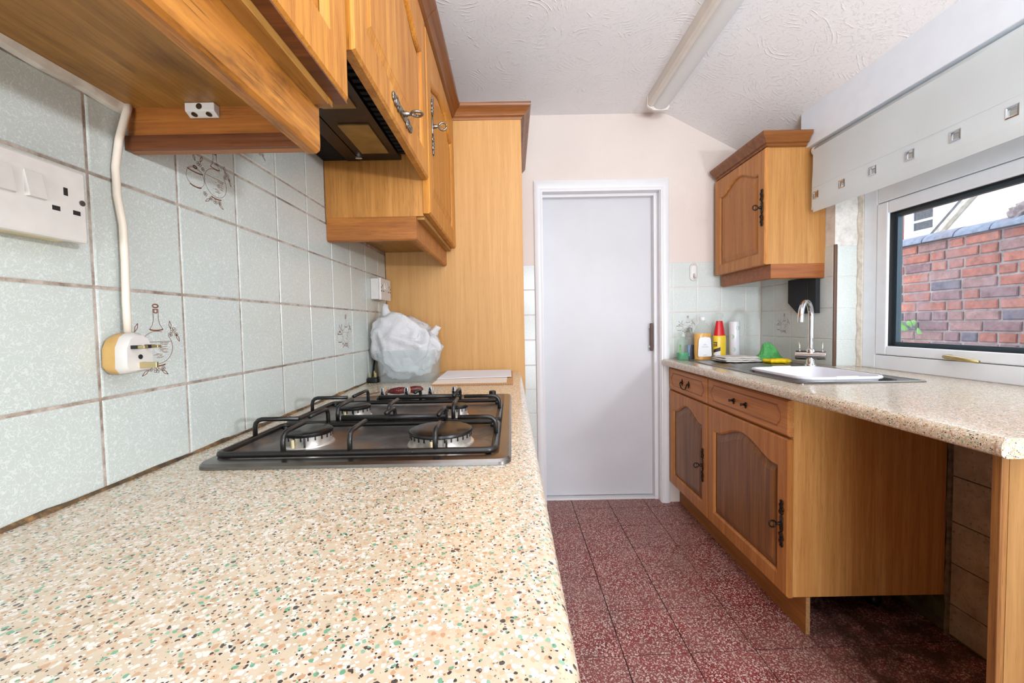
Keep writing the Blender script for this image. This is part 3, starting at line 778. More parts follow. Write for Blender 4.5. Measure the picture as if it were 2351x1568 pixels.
# extractor, a thing of its own, hung inside the cupboard
ex = thing('extractor_hood', (-.41, .98, 1.655), 'black greasy extractor hood tucked under the oak cupboard over the hob', 'extractor hood')
bx(XL+.002, -.275, .672, 1.284, 1.664, 1.80).obj('hood_body', M_HOODB, ex)
bx(XL+.002, -.487, .657, 1.300, 1.652, 1.664).obj('rear_plate', M_HOODB, ex, bevel=.001)
bx(-.485, -.446, .660, 1.298, 1.649, 1.664).obj('filter_strip', M_HOOD, ex, bevel=.001)
bx(-.444, -.322, .660, 1.298, 1.650, 1.664).obj('lamp_tray', M_HOOD, ex, bevel=.001)
for a, b in ((1.065, 1.238), (.83, .985)):
    bx(-.420, -.343, a, b, 1.646, 1.651).obj('lamp_lens', M_LENS, ex, bevel=.001)
m = MB()
for k in range(26): m.box(-.318, -.276, .68+k*.023, .692+k*.023, 1.655, 1.664)
tag(m.obj('grille', M_HOODB, ex), kind='stuff')
MB().cyl((-.440, 1.268, 1.6505), (-.440, 1.268, 1.645), .010, .0095, 14).box(-.4495, -.4305, 1.2672, 1.2688, 1.6442, 1.6452).obj('screw', M_CHROME, ex)

# connector block under the first cupboard
cb = thing('connector_block', (-.43, .62, 1.452), 'small white terminal block with three screw holes under the nearest wall cupboard', 'terminal block')
m = MB(); m.loft([[(x, .621, 1.4757), (x, .6337, 1.4757), (x, .6337, 1.4590), (x, .631, 1.4585), (x, .621, 1.4640)] for x in (-.463, -.421)])
m.obj('block', M_SOCK, cb, bevel=.001)
MB().cyl((-.442, .6213, 1.4700), (-.442, .6202, 1.4700), .0042, n=14).obj('screw', M_STEEL, cb)
for x in (-.4525, -.4315): MB().cyl((x, .626, 1.4618), (x, .6255, 1.4604), .0040, n=14).obj('screw', M_STEEL, cb)

# ------------------------------------------------------------------ tall end panel with cornice
tu = thing('tall_cupboard', (-.25, 2.28, 0), 'tall pale oak housing unit rising from the end of the hob worktop', 'cupboard')
bx(XL+.001, .058, 1.905, 1.923, 0, 2.06).obj('side_panel', M_VEN_Z, tu, bevel=.001)
bx(XL+.001, .050, 1.924, 2.645, .02, 2.055).obj('carcass', M_OAK_Z, tu)
MB().sweep([(-.2555, 1.911), (.052, 1.911), (.052, 2.648)], CORN, 2.046, 1.02).obj('cornice', M_CORN_X, tu, autosmooth=.5)

# ------------------------------------------------------------------ left worktop and the cabinets that carry it
def bull(xb, xf, zt, th=.040, r=.017):   # profile in x,z with rounded front edge
    s = 1 if xf > xb else -1
    a = [(xb, zt), (xb, zt-th)]
    lo = [(xf-s*r+s*r*math.cos(t), zt-th+r*.6+r*.6*math.sin(t)) for t in [-PI/2+k*PI/2/5 for k in range(6)]]
    hi = [(xf-s*r+s*r*math.cos(t), zt-r+r*math.sin(t)) for t in [k*PI/2/7 for k in range(8)]]
    return a+lo+hi
wt = MB(); pf = bull(XL, .0405, WL)
wt.loft([[(x, y, z) for x, z in pf] for y in (-.55, 1.9045)])
tag(wt.obj('worktop', M_WT, autosmooth=.5), 'speckled cream laminate worktop running along under the hob', 'worktop')
bc = thing('base_cupboard', (-.26, .68, 0), 'oak base cupboards carrying the long speckled worktop below the hob', 'cupboard')
bx(XL+.002, -.004, -.54, 1.9035, .142, WL-.0405).obj('carcass', M_VEN_Z2, bc)
bx(XL+.05, -.06, -.54, 1.9035, 0, .142).obj('plinth', M_PLINTH, bc)
for k in range(4):
    T = plate_map('+x', -.003, -.535+k*.609)
    d = make_door(bc, T, .603, .15, .885, (M_BDOOR_Z, M_BDOOR_P))
    scroll_handle(d, T, .574, .55, .18, 'v', M_BRONZE)

# ------------------------------------------------------------------ hob
hob = thing('gas_hob', (-.25, .94, WL), 'four burner steel gas hob with black pan supports, set in the speckled worktop', 'hob')
x0, x1, y0, y1 = -.494, -.004, .640, 1.258
L = lambda i, z, r: [(x, y, z) for x, y in rrect(x0+i, x1-i, y0+i, y1-i, r)]
MB().loft([L(0, WL+.0005, .022), L(.0005, WL+.005, .022), L(.004, WL+.009, .020), L(.020, WL+.0105, .016)], cap1=False).obj('hob_rim', M_STEEL, hob, autosmooth=.5)
MB().loft([L(.020, WL+.0105, .016), L(.026, WL+.008, .014), L(.034, WL+.0065, .012)], cap0=False).obj('hob_plate', M_HOB, hob, autosmooth=.5)
ZH = WL+.0065
burn = [(-.374, .765, .040), (-.130, .752, .053), (-.374, .990, .036), (-.130, .975, .024)]
for bxx, byy, r in burn:
    b = MB().lathe((bxx, byy, ZH), [(r*1.12, 0), (r*1.10, .002), (r*1.02, .003), (r*1.0, .008), (r*1.02, .0185)], 28).obj('burner', M_ALU, hob, autosmooth=.6)
    MB().lathe((bxx, byy, ZH), [(r*1.03, .0185), (r*1.06, .021), (r*1.05, .0245), (r*.96, .0265), (r*.5, .0272), (.001, .0272)], 28).obj('burner_cap', M_IRON, b, autosmooth=.6)
    m = MB(); nsl = int(22*r/.04)
    for k in range(nsl):
        a = 2*PI*k/nsl; c, s = math.cos(a), math.sin(a); R0, R1 = r*.99, r*1.035
        t = .0011
        m.add([(bxx+R*c-q*s, byy+R*s+q*c, ZH+z) for R in (R0, R1) for q, z in ((-t, .0125), (t, .0125), (t, .0186), (-t, .0186))],
              [(0, 1, 2, 3), (4, 5, 6, 7), (0, 1, 5, 4), (1, 2, 6, 5), (2, 3, 7, 6), (3, 0, 4, 7)])
    tag(m.obj('flame_slots', M_IRON, b), kind='stuff')
    MB().cyl((bxx-.006, byy-r*1.12, ZH+.003), (bxx-.006, byy-r*1.12, ZH+.017), .0028, n=8).obj('igniter', M_SOCKY, b)
    MB().cyl((bxx+r*.35, byy-r*1.1, ZH+.003), (bxx+r*.35, byy-r*1.1, ZH+.019), .0018, n=8).obj('flame_sensor', M_STEEL, b)
def support(gy0, gy1, bs, tall_back):
    gx0, gx1 = -.478, -.032; zb = ZH+.008; zt = ZH+.042; r = .0042
    root = MB()
    # base frame, round bar with rounded corners
    c = rrect(gx0, gx1, gy0, gy1, .014, 4); c.append(c[0])
    root.tube([(x, y, zb) for x, y in c], .0055, 8)
    for x in (gx0+.01, gx1-.01):
        for y in (gy0+.01, gy1-.01): root.cyl((x, y, ZH-.001), (x, y, zb), .005, n=8)
    g = root.obj('pan_support', M_GRATE, hob, smooth=True)
    def finger(p0, p1, ztop=zt):
        m = MB(); p0 = Vector((p0[0], p0[1], zb)); p1 = Vector((p1[0], p1[1], ztop)); d = (Vector((p1.x, p1.y, 0))-Vector((p0.x, p0.y, 0))).normalized()
        k = .014
        pts = [p0, p0+Vector((0, 0, ztop-zb-k))]
        for a in (30, 60, 90):
            t = math.radians(a); pts.append(Vector((p0.x, p0.y, ztop-k))+d*k*(1-math.cos(t))+Vector((0, 0, k*math.sin(t))))
        pts.append(p1)
        m.tube(pts, r, 8).obj('finger', M_GRATE, g, smooth=True)
    for bx_, by_, br in bs:
        q = max(.016, br*.55)
        finger((bx_+.004, gy0), (bx_+.004, by_-q))
        finger((bx_-.01, gy1), (bx_-.01, by_+q+.006))
        if bx_ < -.25: finger((gx0, by_+.012), (bx_-q, by_+.012))
        else: finger((gx1, by_+.012), (bx_+q, by_+.012))
    mx = (gx0+gx1)/2
    finger((mx-.008, gy0), (mx-.008, gy0+.075)); finger((mx+.01, gy1), (mx+.01, gy1-.062))
    # raised bar bridging the pair on the rear side
    MB().tube([(mx-.10, gy1-.001, zb+.013), (mx+.115, gy1-.001, zb+.013)], .0062, 8).obj('bridge_bar', M_GRATE, g, smooth=True)
support(.672, .872, [b for b in burn[:2]], True)
support(.886, 1.118, [b for b in burn[2:]], True)
for i, x in enumerate((-.372, -.303, -.235, -.168)):
    y = 1.212
    k = MB().lathe((x, y, ZH), [(.020, 0), (.020, .004), (.017, .008), (.012, .011), (.0001, .012)], 20).obj('knob', M_BLACK, hob, autosmooth=.6)
    MB().loft([[(x+a*sx, y+b, ZH+z) for a, b in rrect(-.0075, .0075, -.016, .016, .006, 3)] for sx, z in ((1.25, .006), (1.0, .016), (.85, .030), (.6, .034))]).obj('knob_grip', M_CHROME, k, autosmooth=.6)
MB().lathe((-.058, 1.205, ZH), [(.013, 0), (.013, .003), (.010, .004), (.010, .018), (.0085, .020), (.0001, .020)], 20).obj('ignition_button', M_BLACK, hob, autosmooth=.6)

# ------------------------------------------------------------------ things on and over the left worktop
def wall_socket(name, y0, y1, z0, z1, x_front, label, two=True):
    root = thing(name, (XL, (y0+y1)/2, z0), label, 'socket')
    bx(XL+.0005, x_front-.010, y0+.004, y1-.004, z0+.003, z1-.003).obj('back_box', M_SOCKY if y0 < 1 else M_SOCK, root, bevel=.002)
    bx(x_front-.010, x_front, y0, y1, z0, z1).obj('face_plate', M_SOCK, root, bevel=.003)
    w = y1-y0; h = z1-z0
    for side in (0, 1):
        cy = y0+w*(.27 if side == 0 else .73); q = 1 if side else -1
        # rocker switches stand in the middle of the plate
        ry = y0+w*(.5+.10*q)
        MB().add([(x_front-.001, ry-.0085, z1-.018), (x_front-.001, ry+.0085, z1-.018), (x_front-.001, ry+.0085, z1-.046), (x_front-.001, ry-.0085, z1-.046),
                  (x_front+.001, ry-.0085, z1-.018), (x_front+.001, ry+.0085, z1-.018), (x_front+.006, ry+.0085, z1-.046), (x_front+.006, ry-.0085, z1-.046)],
                 [(0, 1, 2, 3), (4, 5, 6, 7), (0, 1, 5, 4), (1, 2, 6, 5), (2, 3, 7, 6), (3, 0, 4, 7)]).obj('rocker', M_SOCK, root)
        cy = y0+w*(.5+.33*q) if two else y0+w/2
        for dy, dz, a, b in ((0, .012, .0023, .0045), (-.0115, -.010, .0042, .0026), (.0115, -.010, .0042, .0026)):
            bx(x_front-.002, x_front+.0004, cy+dy-a, cy+dy+a, z0+h*.52+dz-b, z0+h*.52+dz+b).obj('pin_hole', M_HOLE, root)
        sy = y0+w*(.5+.455*q)
        MB().cyl((x_front-.001, sy, z0+h*.56), (x_front+.0012, sy, z0+h*.56), .0034, n=12).box(x_front+.001, x_front+.0016, sy-.003, sy+.003, z0+h*.56-.0005, z0+h*.56+.0005).obj('screw', M_STEEL, root)
    return root
wall_socket('wall_socket', .382, .529, 1.258, 1.344, -.520, 'grubby white double socket on the tiles under the nearest wall cupboard')
wall_socket('wall_socket', 1.690, 1.826, 1.256, 1.345, -.516, 'white double socket on a raised box above the plastic bag, beside the tall panel')

pl = thing('cooker_plug', (-.545, .6, 1.10), 'yellowed three pin plug hanging on a white cable against the tiles, pins outward', 'plug')
pts = [(-.548, .628, 1.4805), (-.546, .620, 1.462), (-.5495, .610, 1.42), (-.551, .604, 1.38), (-.550, .603, 1.34), (-.548, .607, 1.30), (-.547, .606, 1.25), (-.546, .603, 1.19), (-.543, .600, 1.142)]
MB().tube(pts, .0048, 10).obj('cable', M_CABLE, pl, smooth=True)
def plugloop(x, sc_): return [(x, .590+u*sc_, 1.118+v*sc_) for u, v in [(-.024, -.018), (-.018, -.026), (.018, -.026), (.024, -.018), (.023, .010), (.016, .024), (.006, .030), (-.006, .030), (-.016, .024), (-.023, .010)]]
MB().loft([plugloop(-.5525, .86), plugloop(-.545, .98), plugloop(-.532, 1)]).obj('plug_shell', M_PLUGY, pl, autosmooth=1.1)
MB().loft([plugloop(-.532, 1), plugloop(-.524, .97), plugloop(-.5185, .86)], cap0=False).obj('plug_face', M_SOCK, pl, autosmooth=1.0)
bx(-.519, -.495, .588, .592, 1.1025-.004, 1.1025+.004).obj('earth_pin', M_BRASS, pl, bevel=.0006)
for y in (.579, .601):
    p_ = bx(-.519, -.500, y-.0032, y+.0032, 1.128-.002, 1.128+.002).obj('pin', M_BRASS, pl, bevel=.0005)
    bx(-.519, -.509, y-.0036, y+.0036, 1.128-.0024, 1.128+.0024).obj('pin_sleeve', M_BLACK, p_)
MB().cyl((-.519, .590, 1.114), (-.5178, .590, 1.114), .0034, n=12).obj('screw', M_HOLE, pl)

# plastic tub and carrier bag
tub = thing('plastic_tub', (-.40, 1.69, WL), 'frosted clear plastic tub at the tall panel, holding the carrier bag', 'tub')
tw = MB()
def rl(i, z, gx=0): return [(x, y, z) for x, y in rrect(-.508-gx+i, -.306+gx-i, 1.600-gx+i, 1.795+gx-i, .018, 4)]
tw.loft([rl(.0, WL+.001), rl(0, WL+.003, .001), rl(0, WL+.118, .008), rl(0, WL+.119, .012), rl(0, WL+.124, .012), rl(0, WL+.124, .006), rl(.002, WL+.006, -.001)], cap0=True, cap1=True)
tw.obj('tub_body', M_TUB, tub, autosmooth=.6)
def crumple(name, mat, center, fn, sub=5, disp=.012, seed=0, parent=None):
    bm = bmesh.new(); bmesh.ops.create_icosphere(bm, subdivisions=sub, radius=1)
    for v in bm.verts:
        d = v.co.normalized(); p = Vector(fn(d))
        q = d*1.25+Vector((seed, seed*2, 0))
        a = 1-abs(noise.noise(q)); b = 1-abs(noise.noise(q*2.3+Vector((5, 1, 2)))); c = 1-abs(noise.noise(q*5.1))
        k = (a**3*1.2+b**3*.55+c**3*.10-.9)*disp
        v.co = p+d*k
    me = bpy.data.meshes.new(name); 
    for v in bm.verts: v.co += Vector(center)
    mb = MB(); bm.verts.index_update(); mb.v = [(v.co.x, v.co.y, max(v.co.z, WL+.009)) for v in bm.verts]; mb.f = [tuple(v.index for v in f.verts) for f in bm.faces]; bm.free()
    return mb
bag = thing('carrier_bag', (-.41, 1.69, WL+.01), 'crumpled white carrier bag with knotted ears bulging out of the plastic tub', 'bag')
def bagfn(d):
    up = max(0, d.z); lo = max(0, -d.z)
    rx = .125 if d.z > 0 else .125-.033*min(1, lo*3); ry = .098 if d.z > 0 else .098-.012*min(1, lo*3)
    e = .75
    sx = math.copysign(abs(d.x)**e, d.x)*rx; sy = math.copysign(abs(d.y)**e, d.y)*ry
    z = .145*up**.9*(1-.35*max(0, d.x))if d.z > 0 else -.105*lo**.6
    return (sx+(-.020*up), sy, z)
def bag_inner(d):
    e=.6; sg=lambda v,q: math.copysign(abs(v)**e, v)*q
    return (sg(d.x,.082), sg(d.y,.080), d.z*(.10 if d.z > 0 else .088))
crumple('bag_body', M_BAG, (-.417, 1.692, WL+.120), bagfn, 5, .026, 1.3).obj('bag_body', M_BAG, bag, smooth=True)
crumple('stuffed_bags', M_BAG, (-.407, 1.698, WL+.116), bag_inner, 5, .022, 4.7).obj('stuffed_bags', M_BAG, bag, smooth=True)
def ear(pts, rad, seed):
    m = MB(); loops = []; n = 16
    P = [Vector(p) for p in pts]
    for i, p in enumerate(P):
        d = (P[min(i+1, len(P)-1)]-P[max(i-1, 0)]).normalized(); a = d.cross(Vector((0, 1, 0))).normalized(); b = d.cross(a)
        loops.append([p+(a*math.cos(t)+b*.6*math.sin(t))*rad[i]*(1+.25*math.sin(3*t+seed+i)+.12*math.sin(7*t+i)) for t in [2*PI*k/n for k in range(n)]])
    return m.loft(loops)
ear([(-.470, 1.67, 1.115), (-.480, 1.67, 1.160), (-.492, 1.67, 1.195), (-.498, 1.67, 1.222), (-.494, 1.67, 1.238)], [.050, .036, .022, .012, .009], 1).obj('bag_handle', M_BAG, bag, smooth=True)
ear([(-.345, 1.68, 1.090), (-.320, 1.675, 1.112), (-.302, 1.67, 1.128), (-.292, 1.67, 1.138), (-.284, 1.67, 1.132)], [.040, .026, .014, .016, .010], 2).obj('bag_handle', M_BAG, bag, smooth=True)
ear([(-.335, 1.66, 1.095), (-.305, 1.655, 1.085), (-.288, 1.65, 1.068), (-.280, 1.65, 1.052)], [.035, .026, .016, .006], 3).obj('bag_skirt', M_BAG, bag, smooth=True)

bp = thing('black_plug', (-.535, 1.625, WL), 'black three pin plug lying pins up on the worktop beside the tub', 'plug')
MB().loft([[(-.536+x*s_, 1.628+y*s_, WL+z) for x, y in rrect(-.021, .021, -.022, .022, .008, 3)] for s_, z in ((.94, .001), (1, .004), (1, .016), (.82, .021))]).obj('plug_shell', M_BLACK, bp, autosmooth=.6)
bx(-.5385, -.5335, 1.637, 1.641, WL+.020, WL+.044).obj('earth_pin', M_BRASS, bp, bevel=.0005)
for x in (-.547, -.525): bx(x-.0032, x+.0032, 1.618, 1.622, WL+.020, WL+.039).obj('pin', M_BRASS, bp, bevel=.0005)
MB().tube([(-.545, 1.650, WL+.010), (-.551, 1.668, WL+.020), (-.5535, 1.690, WL+.060), (-.552, 1.70, WL+.085)], .0034, 8).obj('cord', M_BLACK, bp, smooth=True)

# cardboard and papers
cbd = thing('cardboard_sheet', (-.14, 1.70, WL), 'brown corrugated cardboard sheet under the papers at the end of the worktop', 'cardboard')
bx(-.292, .002, 1.500, 1.895, WL+.0005, WL+.0045).obj('sheet', M_CARD, cbd)
m = MB()
for k in range(48): m.box(-.290+k*.0061, -.290+k*.0061+.003, 1.4988, 1.5005, WL+.0012, WL+.0038)
tag(m.obj('corrugation', plain('dark_flute', (112, 76, 48), .9), cbd), kind='stuff')
p1 = thing('paper_sheet', (-.15, 1.65, WL+.005), 'plain pale sheet of paper lying on the cardboard under the lined sheet', 'paper')
m = MB().add([(-.289, 1.515, WL+.0052), (-.022, 1.522, WL+.0052), (-.020, 1.80, WL+.0052), (-.295, 1.80, WL+.0052), (-.289, 1.515, WL+.0062), (-.022, 1.522, WL+.0062), (-.020, 1.80, WL+.0062), (-.295, 1.80, WL+.0062)],
             [(0, 1, 2, 3), (4, 5, 6, 7), (0, 1, 5, 4), (1, 2, 6, 5), (2, 3, 7, 6), (3, 0, 4, 7)])
m.obj('sheet', plain('cream_paper', (232, 220, 208), .8, var=.01), p1)
p2 = thing('lined_paper', (-.15, 1.75, WL+.008), 'white lined writing paper, topmost sheet at the foot of the tall panel', 'paper')
def sheetpts(z): return [(-.292, 1.640, z), (-.004, 1.664, z+.001), (-.006, 1.893, z+.003), (-.290, 1.885, z+.004)]
MB().add(sheetpts(WL+.0075)+sheetpts(WL+.0088), [(0, 1, 2, 3), (4, 5, 6, 7), (0, 1, 5, 4), (1, 2, 6, 5), (2, 3, 7, 6), (3, 0, 4, 7)]).obj('sheet', M_PAPER, p2)
m = MB()
for k in range(22):
    t = .06+k*.04; A, B, Cc, D = [Vector(q) for q in sheetpts(WL+.0090)]
    a0 = A.lerp(D, t); b0 = B.lerp(Cc, t); a1 = A.lerp(D, t+.004); b1 = B.lerp(Cc, t+.004)
    m.add([a0, b0, b1, a1], [(0, 1, 2, 3)])
tag(m.obj('ruled_lines', plain('faint_ruling', (196, 200, 214), .8), p2), kind='stuff')

kn = thing('filling_knife', (-.38, 1.32, WL), 'filling knife with a dark red flecked handle and rusty blade behind the hob knobs', 'knife')
loops = []
for t, r, q in ((0, .006, .6), (.008, .0105, .8), (.03, .0125, .9), (.055, .0105, .9), (.08, .0125, .95), (.098, .011, .9), (.106, .004, .6)):
    c = Vector((-.388, 1.312, WL+.0135)).lerp(Vector((-.283, 1.334, WL+.0160)), t/.106)
    loops.append([c+Vector((-.2*r*math.cos(a), r*math.cos(a), r*q*math.sin(a))) for a in [2*PI*k/14 for k in range(14)]])
MB().loft(loops).obj('handle', M_REDHANDLE, kn, autosmooth=.8)
MB().tube([(-.412, 1.307, WL+.0125), (-.386, 1.3125, WL+.0135)], [.0045, .006], 10).obj('ferrule', M_STEEL, kn, smooth=True)
MB().add([(-.500, 1.262, WL+.0015), (-.495, 1.305, WL+.0015), (-.411, 1.316, WL+.011), (-.409, 1.299, WL+.011), (-.500, 1.262, WL+.003), (-.495, 1.305, WL+.003), (-.411, 1.316, WL+.0135), (-.409, 1.299, WL+.0135)],
         [(0, 1, 2, 3), (4, 5, 6, 7), (0, 1, 5, 4), (1, 2, 6, 5), (2, 3, 7, 6), (3, 0, 4, 7)]).obj('blade', M_RUST, kn)

# ------------------------------------------------------------------ right side: sink unit
XD = .997            # carcass front
su = thing('sink_cupboard', (1.27, 2.07, 0), 'brown oak sink unit with two arched doors and two drawers below the drainer', 'cupboard')
MB().box(XD, 1.548, 1.492, 1.510, .142, .872).obj('side_panel', M_VEN_Z2, su, bevel=.001)
MB().box(XD, 1.548, 2.620, 2.636, .142, .872).box(XD, 1.548, 1.510, 2.620, .142, .158).box(1.535, 1.548, 1.510, 2.620, .158, .872).box(XD, XD+.018, 1.51, 2.62, .158, .872).obj('carcass', M_BDOOR_Y, su)
bx(1.048, 1.064, 1.493, 2.640, 0, .141).obj('plinth', M_PLINTH, su)
bx(1.049, 1.063, 1.4922, 1.4932, .003, .140).obj('plinth_end', plain('raw_chipboard_edge', (160, 122, 80), .9, var=.25, scale=120), su)
for (ya, yb) in ((2.106, 1.488), (2.622, 2.112)):
    T = plate_map('-x', XD-.001, ya); Wd = ya-yb
    d = make_door(su, T, Wd, .142, .720, (M_BDOOR_Z, M_BDOOR_P), stile=.058, rail=.06, top=.05, arch=.058, th=.020)
    scroll_handle(d, T, Wd-.032 if Wd > .55 else Wd-.050, .402, .18, 'v', M_BRONZE, w0=.020)
    # drawer front with a routed, round ended panel outline
    dz0, dz1 = .730, .860
    dm = MB()
    dl = lambda i, w: [T(u, v, w) for u, v in ((i, dz0+i), (Wd-i, dz0+i), (Wd-i, dz1-i), (i, dz1-i))]
    dm.loft([dl(0, 0), dl(0, .015), dl(.006, .020)])
    dr = dm.obj('drawer', M_BDOOR_Y, su)
    def outline(i):
        a0, a1, b0, b1 = .045+i, Wd-.045-i, dz0+.024+i, dz1-.024-i; cv = (b0+b1)/2; hh = (b1-b0)/2
        pts = [(a0+.012, b0), (a1-.012, b0)]
        pts += [(a1-.012+.022*math.sin(PI*k/8)*1.0, b0+hh*.16+(hh*1.68)*k/8) for k in range(9)]
        pts += [(a1-.012, b1), (a0+.012, b1)]
        pts += [(a0+.012-.022*math.sin(PI*k/8), b1-hh*.16-(hh*1.68)*k/8) for k in range(9)]
        return pts
    lm = MB(); rings = []
    for i, w in ((0, .0195), (.002, .0222), (.005, .0222), (.007, .0196)): rings.append([T(u, v, w) for u, v in outline(i)])
    lm.loft(rings, cap0=False, cap1=False)
    lm.obj('moulding', wood('routed_line_shade_%d' % len(bpy.data.materials), (134, 80, 40), (168, 108, 60), 'y'), dr)  # darker wood tone paints in the shading of the routed profile
    mid = Wd/2-.01; zc = .795
    if Wd < .55:
        pm = MB()
        for q in (-.045, .045):
            pm.torus(T(mid+q, zc, .022), (0, 1, 0), (0, 0, 1), .008, .004, 10, 6); pm.tube([T(mid+q, zc, .02), T(mid+q, zc, .034)], [.006, .004], 8)
            for sg in (-1, 1): pm.tube([T(mid+q, zc, .022), T(mid+q, zc+sg*.02, .022)], [.006, .0015], 6)
        pm.tube([T(mid+.045*math.cos(a), zc-.034*math.sin(a), .034) for a in [PI*k/12 for k in range(13)]], .0032, 6)
        pm.obj('pull', M_BRONZE, dr, smooth=True)
    else:
        for q in (-.048, .048):
            pm = MB()
            pm.torus(T(mid+q, zc, .022), (0, 1, 0), (0, 0, 1), .006, .004, 10, 6); pm.tube([T(mid+q, zc, .020), T(mid+q, zc, .036), T(mid+q, zc, .044)], [.007, .004, .0065], 8)
            pm.tube([T(mid+q, zc-.002, .022), T(mid+q, zc-.016, .022)], [.006, .003], 6).obj('knob', M_BRONZE, dr, smooth=True)
# pipe stub under the unit
pp = thing('waste_pipe', (1.42, 1.70, 0), 'black waste pipe stub under the sink unit in the dark alcove', 'pipe')
MB().tube([(1.40, 1.72, .141), (1.40, 1.72, .05), (1.405, 1.70, .03), (1.43, 1.66, .022)], .022, 12).obj('pipe_bend', M_BLACK, pp, smooth=True)
MB().tube([(1.425, 1.668, .024), (1.445, 1.638, .022)], .028, 12).obj('collar', M_BLACK, pp, smooth=True)
# rough plaster edge where the tiles stop in the alcove
m = MB(); P = []
for k in range(18):
    z = .0+k*(.87/17); w = .012+.008*math.sin(k*2.3)+.006*math.sin(k*5.1)
    P.append([(XR-.012-.3*w, 1.4865, z), (XR+.002, 1.491+w*.3, z), (XR+.002, 1.478, z), (XR-.010, 1.4795+.002*math.sin(k), z)])
tag(m.loft(P).obj('trim_5', plain('crumbling_plaster', (112, 98, 78), .95, var=.35, scale=40)), kind='structure')

# end panel of the worktop
ep = thing('end_panel', (1.26, .838, 0), 'oak veneered end panel holding up the near end of the sink worktop', 'panel')
bx(.985, 1.555, .829, .847, 0, WR-.0402).obj('veneered_board', wood('tan_oak_veneer', (142, 100, 54), (166, 122, 71), 'z', rough=.55, pore=.2, band=1.3), ep)
bx(.969, .985, .829, .847, 0, WR-.0402).obj('solid_lipping', M_EDGE, ep, bevel=.002)

# right worktop with a cut-out for the sink
wr_ = MB(); pf = bull(1.035, .932, WR)
wr_.loft([[(x, y, z) for x, z in pf] for y in (.806, 2.628)])
for a in ((1.035, 1.545, .806, 1.530), (1.035, 1.545, 1.985, 2.648), (1.035, 1.062, 1.530, 1.985), (1.470, 1.545, 1.530, 1.985)):
    wr_.box(a[0], a[1], a[2], a[3], WR-.040, WR)
wr_.box(1.545, 1.558, .806, 2.6485, WR-.040, WR).box(1.558, XFm+.002, .806, 2.044, WR-.040, WR)
wt2 = tag(wr_.obj('worktop', M_WT, autosmooth=.5), 'speckled cream laminate worktop holding the sink, running into the window recess', 'worktop')
m = MB(); pe = bull(1.60, .930, WR+.0005)
m.loft([[(x, y, z) for x, z in pe] for y in (.797, .806)]).obj('edge_strip', M_WT, wt2, autosmooth=.5)

# sink
sk = thing('sink', (1.26, 2.0, WR), 'stainless steel inset sink with a ribbed drainer in the window worktop', 'sink')
zs = WR+.0015
m = MB()
sx0, sx1, sy0, sy1 = 1.030, 1.492, 1.508, 2.480
bx0, bx1, by0, by1 = 1.080, 1.448, 1.548, 1.965
outer = rrect(sx0, sx1, sy0, sy1, .014, 6)
def sl(i, z, r=.014): return [(x, y, z) for x, y in rrect(sx0+i, sx1-i, sy0+i, sy1-i, r, 6)]
hole = rrect(bx0, bx1, by0, by1, .06, 6)
# rim
rim = MB().loft([sl(0, WR+.0003), sl(0, WR+.003), sl(.003, WR+.0055), sl(.010, WR+.0055, .012), sl(.014, WR+.003, .010)], cap0=False, cap1=False)
rim.obj('rim', M_STEEL, sk, autosmooth=.7)
# deck ring between rim and bowl: bridge each rounded rectangle
deck = MB()
inner = [(x, y, WR+.003) for x, y in rrect(sx0+.014, sx1-.014, sy0+.014, by1+.045, .010, 6)]
hl = lambda i, z, r=.06: [(x, y, z) for x, y in rrect(bx0+i, bx1-i, by0+i, by1-i, r, 6)]
deck.loft([inner, hl(-.006, WR+.003), hl(0, WR+.001), hl(.004, WR-.02), hl(.012, WR-.15, .05), hl(.05, WR-.165, .03)], cap0=False)
deck.obj('basin', M_STEEL, sk, autosmooth=.7)
dx0, dx1, dy0, dy1 = sx0+.013, sx1-.013, by1+.044, sy1-.013
nx = 120; pr = []
for k in range(nx+1):
    x = dx0+(dx1-dx0)*k/nx; fr = (x-dx0)/(dx1-dx0); ridge = 0
    if .10 < fr < .90: ridge = .0028*max(0, math.sin((fr-.10)/.80*PI*2*11))**.8 if math.sin((fr-.10)/.80*PI*2*11) > 0 else 0
    pr.append((x, ridge))
m = MB(); rowsY = [(dy0, 0), (dy0+.03, 0), (dy0+.05, 1), (dy1-.05, 1), (dy1-.03, 0), (dy1, 0)]
vs_ = [(x, y, WR+.003+rg*q) for y, q in rowsY for x, rg in pr]; n1 = nx+1
m.add(vs_, [(r*n1+i, r*n1+i+1, (r+1)*n1+i+1, (r+1)*n1+i) for r in range(len(rowsY)-1) for i in range(nx)])
m.obj('drainer', M_STEEL, sk, smooth=True)
# washing-up bowl
wb = thing('washing_up_bowl', (1.24, 1.745, WR-.14), 'white plastic washing-up bowl sitting in the steel sink', 'bowl')
b0, b1, c0, c1 = 1.084, 1.405, 1.562, 1.950
bl = lambda i, z, r=.055: [(x, y, z) for x, y in rrect(b0+i, b1-i, c0+i, c1-i, r, 6)]
MB().loft([bl(.03, WR-.147, .04), bl(.028, WR-.149, .04), bl(.012, WR-.02), bl(.008, WR+.004), bl(0, WR+.007), bl(-.001, WR+.012), bl(.001, WR+.0165), bl(.009, WR+.016), bl(.014, WR), bl(.034, WR-.143, .04)], cap0=True, cap1=True).obj('bowl_body', M_BOWL, wb, autosmooth=.7)
for y in (c0-.003, c1-.009):
    bx(1.20, 1.285, y, y+.012, WR+.0055, WR+.0195).obj('grip', M_BOWL, wb, bevel=.003)

